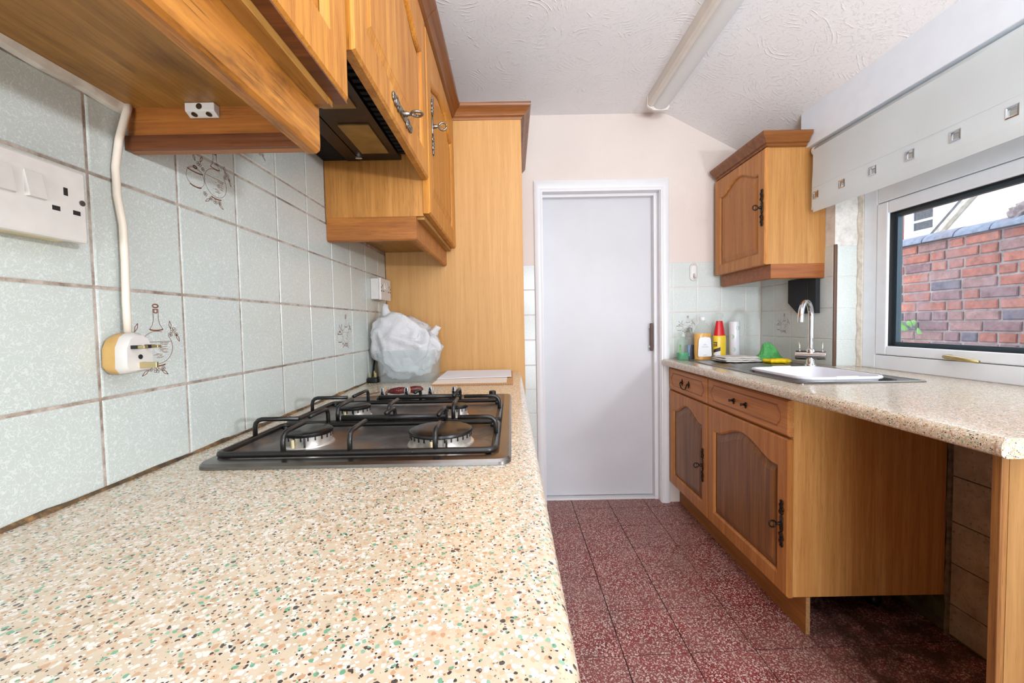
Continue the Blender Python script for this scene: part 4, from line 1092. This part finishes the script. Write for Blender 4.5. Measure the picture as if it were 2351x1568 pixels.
# tap
tp = thing('mixer_tap', (1.464, 2.052, WR), 'chrome swan neck mixer tap with two upright levers behind the sink', 'tap')
tx, ty, tz = 1.462, 2.066, WR+.0035
MB().lathe((tx, ty, tz), [(.027, 0), (.027, .004), (.022, .010), (.0205, .014), (.0200, .045), (.0205, .062), (.0195, .078), (.013, .086), (.0001, .088)], 24).obj('body', M_CHROME, tp, autosmooth=.7)
ax = Vector((.72, -.69, 0)).normalized(); cc = Vector((tx, ty, tz+.052))
bar = MB().tube([cc-ax*.062, cc-ax*.060, cc+ax*.060, cc+ax*.062], [.0205, .0225, .0225, .0205], 20).obj('valve_bar', M_CHROME, tp, autosmooth=.7)
for s_ in (-1, 1):
    c2 = cc+ax*.046*s_
    MB().tube([c2+Vector((0, 0, .016)), c2+Vector((0, 0, .035)), c2+Vector((.001*s_, 0, .066))], [.0045, .0036, .0036], 8).obj('lever', M_CHROME, tp, smooth=True)
sd = Vector((-.85, -.53, 0)).normalized(); R_ = .052; zt_ = .238
pts = [Vector((tx, ty, tz+.080)), Vector((tx, ty, tz+.15)), Vector((tx, ty, tz+zt_))]
for k in range(1, 13):
    a = PI*k/12; pts.append(Vector((tx, ty, tz+zt_))+sd*R_*(1-math.cos(a))+Vector((0, 0, R_*1.45*math.sin(a))))
pts.append(pts[-1]+Vector((0, 0, -.022)))
MB().tube(pts, [.0125]*(len(pts)-2)+[.0130, .0130], 16).obj('spout', M_CHROME, tp, autosmooth=.8)

# tea towel, green cloth, yellow cloth on the drainer
tt = thing('tea_towel', (1.26, 2.35, WR), 'off-white folded tea towel lying on the drainer in front of the soap bottles', 'cloth')
def towel(z0, th, x0, x1, y0, y1, seed):
    nxs, nys = 26, 14; m = MB(); top = []; bot = []
    for j in range(nys+1):
        for i in range(nxs+1):
            u, v = i/nxs, j/nys
            x = x0+(x1-x0)*u+.006*math.sin(v*5+seed); y = y0+(y1-y0)*v+.007*math.sin(u*7+seed*2)+.004*math.sin(u*17+seed)
            e = min(u, 1-u, v*1.2, 1.2-v*1.2)*14; rr = min(1, max(.02, e))**.5
            wv = .0022*noise.noise(Vector((x*38, y*38, seed)))*2
            top.append((x, y, z0+th*(.5+.5*rr)+wv*rr)); bot.append((x, y, z0+th*(.5-.5*rr)+wv*.4*rr))
    k = nxs+1; fs = [(j*k+i, j*k+i+1, (j+1)*k+i+1, (j+1)*k+i) for j in range(nys) for i in range(nxs)]; o = len(top)
    edge = [i for i in range(k)]+[j*k+nxs for j in range(1, nys+1)]+[nys*k+i for i in range(nxs-1, -1, -1)]+[j*k for j in range(nys-1, 0, -1)]
    m.add(top+bot, fs+[tuple(q+o for q in f) for f in fs]+[(a, b, b+o, a+o) for a, b in zip(edge, edge[1:]+edge[:1])])
    return m
for i, (dz, a, b, c, d_) in enumerate(((.0075, 1.146, 1.344, 2.255, 2.420), (.0165, 1.140, 1.346, 2.268, 2.430), (.0255, 1.150, 1.340, 2.275, 2.425))):
    towel(WR+dz, .0085, a, b, c, d_, i*2.2+1).obj('fold', M_TOWEL, tt, smooth=True)
gc = thing('green_cloth', (1.42, 2.33, WR), 'crumpled green cleaning cloth heaped on the drainer in the tiled corner', 'cloth')
def rag(cx, cy, rad, heap, seed, n=70):
    m = MB(); vs2 = []
    for j in range(n+1):
        for i in range(n+1):
            a, b = 2*i/n-1, 2*j/n-1
            x = a*rad(a, b)[0]+.012*noise.noise(Vector((a*1.6, b*1.6, seed))); y = b*rad(a, b)[1]+.012*noise.noise(Vector((a*1.7+4, b*1.7, seed)))
            q = Vector((a*1.9+.5*b, b*1.9-.3*a, seed))
            f1 = 1-abs(noise.noise(q))*2.2; f2 = 1-abs(noise.noise(q*2.1+Vector((3, 7, 1))))*2.2
            edge = max(0, 1-max(abs(a), abs(b))**3)
            z = heap(a, b)*(.72+.30*max(0, f1))+.017*max(0, f1)*(.35+.65*edge)+.008*max(0, f2)
            vs2.append((cx+x, cy+y, WR+.0062+max(.0008, z)))
    k = n+1
    return m.add(vs2, [(j*k+i, j*k+i+1, (j+1)*k+i+1, (j+1)*k+i) for j in range(n) for i in range(n)])
g_ = rag(1.412, 2.345, lambda a, b: (.078, .062), lambda a, b: .082*math.exp(-((a-.02)**2*5.0+(b-.1)**2*4.5))+.050*math.exp(-((a-.62)**2*9+(b-.2)**2*3)), 5.3).obj('cloth', M_GREEN, gc, smooth=True)
q = g_.modifiers.new('thickness', 'SOLIDIFY'); q.thickness = .002; q.offset = 1
yc = thing('yellow_cloth', (1.39, 2.21, WR), 'bright yellow sponge cloth lying flat in front of the green cloth', 'cloth')
towel(WR+.0070, .020, 1.340, 1.448, 2.185, 2.250, .4).obj('cloth', M_YELLOW, yc, smooth=True)

# bottles in the tiled corner
def bottle_mesh(c, prof, n=24, sx=1, sy=1): return MB().lathe(c, prof, n, sx, sy)
def bottle(name, x, y, label, prof, liq, liq_mat, shell, cap, cap_mat, sx=1, sy=1):
    r = thing(name, (x, y, WR), label, 'bottle')
    z0 = WR+.0008
    def cut(zmax, k):
        out = [(.001, .002)]
        for (ra, za), (rb, zb) in zip(prof[:-1], prof[1:]):
            if za <= zmax: out.append((max(.001, ra-k), max(za, .002)))
            if za < zmax < zb: out.append((ra+(rb-ra)*(zmax-za)/(zb-za)-k, zmax))
        out.append((.001, out[-1][1])); return out
    if liq: bottle_mesh((x, y, z0), cut(liq, .0012), sx=sx, sy=sy).obj('liquid', liq_mat, r, autosmooth=.7)
    bottle_mesh((x, y, z0), prof, sx=sx, sy=sy).obj('bottle_body', shell, r, autosmooth=.7)
    bottle_mesh((x, y, z0), cap).obj('cap', cap_mat, r, autosmooth=.7)
    return r
g = bottle('soap_bottle', 1.030, 2.545, 'clear bottle with a little green soap at the bottom, against the door frame',
           [(.001, 0), (.033, 0), (.035, .004), (.036, .06), (.036, .095), (.030, .118), (.018, .130), (.0125, .135), (.0125, .143)], .044, M_GREENL, mk_clear('pale_green_plastic', (238, 247, 241), .12),
           [(.013, .140), (.013, .152), (.009, .156), (.007, .166), (.0001, .168)], mk_clear('milky_cap', (226, 236, 228), .6), sx=1.0, sy=.7)
bx(1.000, 1.010, 2.521, 2.5215, WR+.04, WR+.095).obj('leaf_label', M_DGREEN, g)
b = bottle('rinse_bottle', 1.092, 2.592, 'slim clear bottle half full of dark blue liquid behind the green one',
           [(.001, 0), (.027, 0), (.029, .004), (.030, .07), (.027, .10), (.028, .13), (.022, .158), (.013, .168), (.0125, .176)], .088, M_BLUEL, mk_clear('smoky_plastic', (236, 235, 233), .12),
           [(.0145, .172), (.0145, .186), (.010, .192), (.0001, .193)], mk_clear('grey_cap', (150, 156, 150), .8), sy=.8)
bx(1.070, 1.080, 2.5655, 2.566, WR+.02, WR+.088).obj('swirl_label', M_LBLUE, b)
a = bottle('handwash_bottle', 1.140, 2.528, 'large bottle of amber hand soap with a white label and white cap',
           [(.001, 0), (.046, 0), (.049, .004), (.048, .02), (.0505, .04), (.0495, .10), (.051, .150), (.050, .168), (.040, .195), (.024, .217), (.0165, .224), (.0155, .236)], .158, M_AMBER, M_CLEAR,
           [(.017, .236), (.0175, .252), (.0165, .2545), (.0001, .255)], M_WHITE, sx=1, sy=.62)
lab = MB(); pts = [(-.037, .022), (.037, .022), (.041, .030), (.036, .120), (.030, .134), (0, .139), (-.030, .134), (-.036, .120), (-.041, .030)]
lab.prism([(1.140+u, WR+v) for u, v in pts], lambda u, v, w: (u, 2.4940+.0008*w+.22*(u-1.140)**2*8, v)).obj('label', M_PAPER, a)
m = MB()
for (w, z, h_) in ((.012, .094, .002), (.020, .089, .0012), (.040, .079, .002), (.018, .0305, .002)):
    m.box(1.140-w/2, 1.140+w/2, 2.4930, 2.4939, WR+z, WR+z+h_)
m.obj('small_print', M_GREYP, a)
y_ = thing('spray_bottle', (1.249, 2.545, WR), 'red and yellow cleaner bottle with a clear cap behind the tea towel', 'bottle')
z0 = WR+.0008
MB().lathe((1.249, 2.545, z0), [(.001, 0), (.034, 0), (.037, .004), (.038, .05), (.0385, .130), (.036, .140), (.034, .142), (.0001, .142)], 24, 1, .7).obj('bottle_body', M_YEL2, y_, autosmooth=.7)
MB().lathe((1.249, 2.545, z0), [(.034, .1415), (.032, .150), (.027, .185), (.020, .222), (.0185, .230), (.0001, .231)], 24, 1, .7).obj('red_shoulder', M_RED, y_, autosmooth=.7)
MB().lathe((1.249, 2.545, z0), [(.0155, .230), (.0155, .246), (.018, .250), (.024, .256), (.022, .272), (.012, .280), (.0001, .281)], 20, 1, .7).obj('cap', M_CLEAR, y_, autosmooth=.7)
m = MB()
def lblpt(u, v): 
    ang = u/.0385; return (1.249+.0390*math.sin(ang), 2.545-.0390*.7*math.cos(ang), z0+v)
def patch(m, u0, u1, v0, v1, top=None):
    k = 6
    vsx = []
    for i in range(k+1):
        u = u0+(u1-u0)*i/k; vsx += [lblpt(u, v0[0]+(v0[1]-v0[0])*i/k), lblpt(u, v1[0]+(v1[1]-v1[0])*i/k)]
    m.add(vsx, [(2*i, 2*i+2, 2*i+3, 2*i+1) for i in range(k)])
patch(m, -.050, -.006, (.040, .052), (.058, .074)); patch(m, -.050, -.006, (.012, .006), (.024, .018))
for q in range(3): patch(m, -.050, -.024, (.078+q*.010, .080+q*.010), (.083+q*.010, .085+q*.010))
patch(m, -.031, -.027, (.078, .078), (.105, .105))
m.obj('dark_print', M_DARKP, y_)
m = MB(); patch(m, -.050, -.006, (.025, .019), (.039, .051)); m.obj('white_print', M_PAPER, y_)
rl_ = thing('wipes_tube', (1.340, 2.545, WR), 'tall white tube with pale green dots in the tiled corner', 'tube')
MB().lathe((1.340, 2.545, z0), [(.001, 0), (.029, 0), (.030, .002), (.030, .220), (.0285, .224), (.0001, .224)], 24).obj('tube_body', M_BOWL, rl_, autosmooth=.7)
for u, v, r in ((.006, .185, .012), (-.026, .135, .012), (.030, .130, .012), (-.018, .058, .012)):
    m = MB(); n = 14; pts = []
    for k in range(n):
        a_ = 2*PI*k/n; ang = (u+r*math.cos(a_))/.0303; pts.append((1.340+.0303*math.sin(ang), 2.545-.0303*math.cos(ang), z0+v+r*1.1*math.sin(a_)))
    m.add(pts, [tuple(range(n))]).obj('dot', M_LGREEN, rl_)

# adhesive hook on the far tiles
hk = thing('adhesive_hook', (1.137, YF-.008, 1.39), 'small white oval adhesive hook on the top row of tiles beside the door', 'hook')
ov = lambda sx, sz, y, cz=1.450: [(1.137+sx*math.cos(t), y, cz+(sz if math.sin(t) > 0 else -sz)+sx*math.sin(t)) for t in [2*PI*k/24 for k in range(24)]]
MB().loft([ov(.024, .030, YF-.0064), ov(.024, .030, YF-.010), ov(.020, .030, YF-.0115)]).obj('backplate', M_SOCK, hk, autosmooth=.5)
MB().loft([ov(.014, .027, YF-.0112), ov(.014, .027, YF-.0128), ov(.012, .027, YF-.0132)]).obj('cover', M_WHITE, hk, autosmooth=.5)
MB().tube([(1.137, YF-.0125, 1.44), (1.137, YF-.016, 1.425), (1.137, YF-.026, 1.416), (1.137, YF-.030, 1.428)], [.006, .007, .006, .004], 8).obj('hook_tip', M_SOCK, hk, smooth=True)

# ------------------------------------------------------------------ right wall cupboard and what hangs under it
rc = thing('corner_cupboard', (1.41, 2.35, 1.42), 'small oak wall cupboard above the drainer, door with arched panel and dark key handle', 'cupboard')
bx(1.272, XR-.001, 2.108, 2.600, 1.422, 1.996).obj('carcass', wood('golden_oak_veneer', (166, 114, 58), (191, 139, 77), 'z', rough=.5, pore=.2, band=1.4), rc, bevel=.001)
T = plate_map('-x', 1.271, 2.608)
d = make_door(rc, T, .512, 1.420, 1.985, (M_BDOOR_Z, wood('mid_oak_panel', (160, 98, 40), (190, 126, 58), 'z')), stile=.055, rail=.055, top=.050, arch=.055)
scroll_handle(d, T, .512-.024, 1.702, .185, 'v', M_BRONZE)
cpath = [(1.266, 2.6), (1.266, 2.102), (1.455, 2.102)]
MB().sweep(cpath, CORN, 1.988).obj('cornice', M_CORN_X, rc, autosmooth=.5)
MB().sweep([(1.290, 2.6), (1.290, 2.110), (XR-.002, 2.110)], RAILP(.072, .020), 1.422).obj('light_rail', wood('warm_oak_rail', (134, 74, 30), (168, 100, 46), 'x', worn=.2), rc, autosmooth=.6)
bd = thing('black_board', (XR-.02, 2.24, 1.17), 'black board with a cut corner on the tiles beneath the small wall cupboard', 'board')
poly = [(2.345, 1.36), (2.345, 1.236), (2.267, 1.176), (2.131, 1.176), (2.131, 1.36)]
MB().prism(poly, lambda u, v, w: (XR-.0075-.022*w, u, v)).obj('board', M_BOARD, bd, bevel=.001)
bx(XR-.0315, XR-.0285, 2.185, 2.189, 1.178, 1.358).obj('board_joint', M_BLACK, bd)

# ------------------------------------------------------------------ roller blind
rb = thing('roller_blind', (1.455, 1.35, 1.66), 'cream roller blind with square metal eyelets half drawn over the window', 'blind')
XB = 1.455; ys = [2.030-.1575*k for k in range(9)]; ez, hs = 1.734, .0115
y_lo, y_hi = .66, 2.055
m = MB()
def curve_x(z):   # gentle curl of the hem
    return XB-.002*math.sin((z-1.66)*9)+(.006*max(0, (1.69-z)/.03) if z < 1.69 else 0)
zs_ = [1.659, 1.668, 1.680, 1.695, ez-hs, ez+hs, 1.765, 1.83, 1.90, 1.952]
yb_ = [y_lo]
for yy in reversed(ys): yb_ += [yy-hs, yy+hs]
yb_.append(y_hi); ny = len(yb_)
vv = [(curve_x(z)+.0018*math.sin(y*9+z*11), y, z+(.004*math.sin(y*3.1) if z < 1.67 else 0)) for z in zs_ for y in yb_]
ff_ = []
for r in range(len(zs_)-1):
    for i in range(ny-1):
        if r == 4 and i % 2 == 1: continue      # the eyelet openings
        ff_.append((r*ny+i, r*ny+i+1, (r+1)*ny+i+1, (r+1)*ny+i))
fab = m.add(vv, ff_).obj('fabric', M_BLIND, rb)
sm = fab.modifiers.new('thickness', 'SOLIDIFY'); sm.thickness = .0012; sm.offset = 0
for yy in ys:
    e_ = MB(); o, i_ = .0175, .0105
    sq = lambda s_, x: [(x, yy-s_, ez-s_), (x, yy+s_, ez-s_), (x, yy+s_, ez+s_), (x, yy-s_, ez+s_)]
    e_.loft([sq(i_, XB+.002), sq(o, XB+.002), sq(o, XB-.004), sq(o-.003, XB-.0055), sq(i_+.002, XB-.004), sq(i_, XB+.002)], cap0=False, cap1=False).obj('eyelet', M_CHROME, rb)
MB().tube([(XB+.028, y_lo, 1.955), (XB+.028, y_hi+.004, 1.955)], .0215, 20).obj('roller_tube', M_BLIND, rb, smooth=True)
MB().cyl((XB+.028, y_hi+.004, 1.955), (XB+.028, y_hi+.022, 1.955), .022, n=20).obj('chain_wheel', M_WHITE, rb, autosmooth=.6)
MB().tube([(XB-.0035, y_lo, 1.772), (XB-.0035, y_hi, 1.772)], .0012, 6).obj('hem_seam', M_BLIND, rb)
MB().tube([(XB+.010, y_hi+.006, 1.94), (XB+.002, y_hi+.006, 1.80), (XB+.0015, y_hi+.006, 1.672)], .0016, 6).obj('pull_cord', M_WHITE, rb, smooth=True)

# ------------------------------------------------------------------ fluorescent batten
lb = thing('batten_light', (.86, 1.75, 2.36), 'unlit fluorescent batten light with a ribbed diffuser on the ceiling', 'light')
y0, y1 = 1.02, 2.46
m = MB(); pf = [(.795, 2.4235), (.795, 2.375), (.806, 2.364), (.822, 2.364), (.822, 2.4235)]
m.loft([[(x, y, z) for x, z in pf] for y in (y0, y1)]).obj('batten_body', M_BATTEN, lb)
pf = [(.822, 2.422), (.823, 2.372)]+[(.868+.044*math.cos(t), 2.378+.030*math.sin(t)) for t in [PI+k*PI/12 for k in range(1, 12)]]+[(.914, 2.372), (.914, 2.422)]
m = MB(); m.loft([[(x, y, z) for x, z in pf] for y in (y0+.01, y1-.01)]).obj('diffuser', M_DIFF, lb, autosmooth=.6)
for y in (y0-.004, y1-.010):
    m = MB(); pe = [(.792, 2.4238), (.792, 2.372), (.804, 2.361), (.830, 2.346), (.868, 2.344), (.906, 2.346), (.918, 2.362), (.918, 2.4238)]
    m.loft([[(x, yy, z) for x, z in pe] for yy in (y, y+.014)]).obj('end_cap', M_BATTEN, lb)

# ------------------------------------------------------------------ the yard outside
tag(bx(XR+.28, 14, -6, 16, -.2, -.12).obj('ground_outside', M_GROUND), kind='structure')
XW = 3.2
bw = tag(bx(XW+.008, XW+.22, .9, 4.6, -.12, 1.712).obj('garden_wall', M_MORTAR), 'old red brick yard wall seen through the window', 'wall')
br_cache = {}
cols = [M_BR[i] for i in (0, 1, 2, 3, 4)]
def brick_mesh(w, kind, seed):
    key = (round(w, 3), kind, seed)
    if key in br_cache: return br_cache[key]
    rd = random.Random(seed*7+kind); h = .060; j = lambda s_: rd.uniform(-s_, s_)
    m = MB(); e = .005
    # u along y, v along z, w toward -x
    fr0 = [(0, 0), (w, 0), (w, h), (0, h)]
    back = [(0, u, v) for u, v in fr0]
    mid = [(-.006, u+j(.002), v+j(.002)) for u, v in fr0]
    front = [(-.012+j(.002), u+(e if u == 0 else -e)+j(.002), v+(e if v == 0 else -e)+j(.002)) for u, v in fr0]
    m.loft([back, mid, front], cap0=False)
    me = m.mesh('brick'); me.materials.append(cols[kind]); br_cache[key] = me; return me
rb_ = random.Random(11)
for c in range(15):
    z = 1.712-.075*(c+1)+.006
    y = 1.25+(.06 if c % 2 else -.05)+rb_.uniform(-.02, .02)
    while y < 4.55:
        w = .098 if rb_.random() < .34 else .208
        upper = c < 7
        k = rb_.choices(range(5), (6, 5, 2, 2, .6) if upper else (2, 1, 4, 5, 2))[0]
        o = bpy.data.objects.new('brick', brick_mesh(w, k, rb_.randint(0, 2))); C.objects.link(o)
        o.parent = bw; o.location = Vector((XW+.009+rb_.uniform(-.003, .003), y, z))-bw.location
        y += w+.018
# half round coping bricks along the top, cantered a little
yk = 1.2; kk = 0
while yk < 4.6:
    n = 12; Lk = .222
    lp = lambda y, s_=1: [(XW+.095-.135*s_*math.cos(t), y, 1.712+.075*s_*math.sin(t)) for t in [PI*k/n for k in range(n+1)]]
    o = MB().loft([lp(yk, .97), lp(yk+.012), lp(yk+Lk-.012), lp(yk+Lk, .97)]).obj('coping_brick', M_COPE, bw, autosmooth=.7)
    o.location.z += rb_.uniform(-.004, .004); yk += Lk+.010; kk += 1
mt = crumple('lump', M_MORTAR, (XW+.05, 2.70, 1.80), lambda d: (d.x*.05, d.y*.06, d.z*.05), 4, .03, 2.0); mt.obj('mortar_lump', M_MORTAR, bw, smooth=True)

wd = thing('wall_weed', (XW-.01, 3.30, 1.03), 'small bright green weed growing out of the brick yard wall', 'plant')
MB().tube([(XW-.002, 3.34, 1.055), (XW-.03, 3.33, 1.06), (XW-.05, 3.31, 1.05)], .003, 6).obj('stem', M_LEAF, wd)
for (dy, dz, a, l_) in ((.02, .012, 1.9, .06), (-.02, -.010, -.35, .07), (.00, .024, 1.2, .055), (.045, -.004, 2.9, .07), (.08, .03, 2.7, .06)):
    m = MB(); c = Vector((XW-.05, 3.31+dy, 1.05+dz)); d_ = Vector((-.25, -math.cos(a), math.sin(a))).normalized(); s_ = d_.cross(Vector((1, 0, .3))).normalized()
    P = [(0, 0), (.3, .34), (.6, .36), (1, 0)]
    mids = [c+d_*l_*t+Vector((-.012*math.sin(PI*t), 0, .01*math.sin(PI*t))) for t, _ in P]
    lft = [mids[i]+s_*l_*P[i][1] for i in (1, 2)]; rgt = [mids[i]-s_*l_*P[i][1] for i in (1, 2)]
    m.add([mids[0], lft[0], lft[1], mids[3], rgt[1], rgt[0], mids[1], mids[2]], [(0, 6, 1), (6, 7, 2, 1), (7, 3, 2), (0, 5, 6), (6, 5, 4, 7), (7, 4, 3)])
    lf = m.obj('leaf', M_LEAF, wd); q = lf.modifiers.new('t', 'SOLIDIFY'); q.thickness = .001

# white gable house behind the wall, and the house further back with a casement
h1 = thing('white_gable_house', (6.5, 4.4, 0), 'white rendered gable house rising behind the brick yard wall', 'house')
gp = [(6.35, -.1), (6.35, 1.95), (3.4, 4.72), (.6, 2.0), (.6, -.1)]
MB().prism(gp, lambda u, v, w: (6.0+4*w, u, v)).obj('gable_wall', M_RENDER, h1)
# sloping verge board and roof slab
def strip(p, q, off, th, xa, xb):
    d_ = Vector((q[0]-p[0], q[1]-p[1])).normalized(); n_ = Vector((-d_.y, d_.x))
    if n_.y < 0: n_ = -n_
    a = Vector(p)+n_*off; b = Vector(q)+n_*off; a2 = a+n_*th; b2 = b+n_*th
    return MB().prism([(a.x, a.y), (b.x, b.y), (b2.x, b2.y), (a2.x, a2.y)], lambda u, v, w: (xa+(xb-xa)*w, u, v))
strip((6.45, 1.856), (3.4, 4.72), .002, .05, 5.94, 10.05).obj('roof_slope', M_SLATE, h1)
strip((6.45, 1.856), (3.4, 4.72), -.06, .06, 5.92, 5.99).obj('verge_board', M_VERGE, h1)
strip((3.4, 4.72), (.5, 1.9), .002, .10, 5.94, 10.05).obj('roof_slope', M_SLATE, h1)
h2 = thing('far_house', (10, 10, 0), 'pale house far beyond the gable, with a small dark paned casement', 'house')
bx(9.0, 14, 8.0, 9.75, -.1, 5.5).obj('house_wall', M_RENDER, h2)
bx(8.97, 14, 9.75, 11.5, -.1, 5.5).obj('brick_wall', M_BR[1], h2)
bx(8.9, 14.2, 7.8, 11.6, 5.5, 5.7).obj('eaves', M_SLATE, h2)
wf = ring(MB(), 8.94, 8.999, 8.98, 9.52, 2.98, 3.62, .05).box(8.95, 8.999, 9.03, 9.47, 3.20, 3.25).obj('window', M_UPVC, h2)
bx(8.965, 8.985, 9.03, 9.47, 3.03, 3.20).obj('pane', M_DGLASS, wf); bx(8.965, 8.985, 9.03, 9.47, 3.25, 3.57).obj('pane', M_DGLASS, wf)
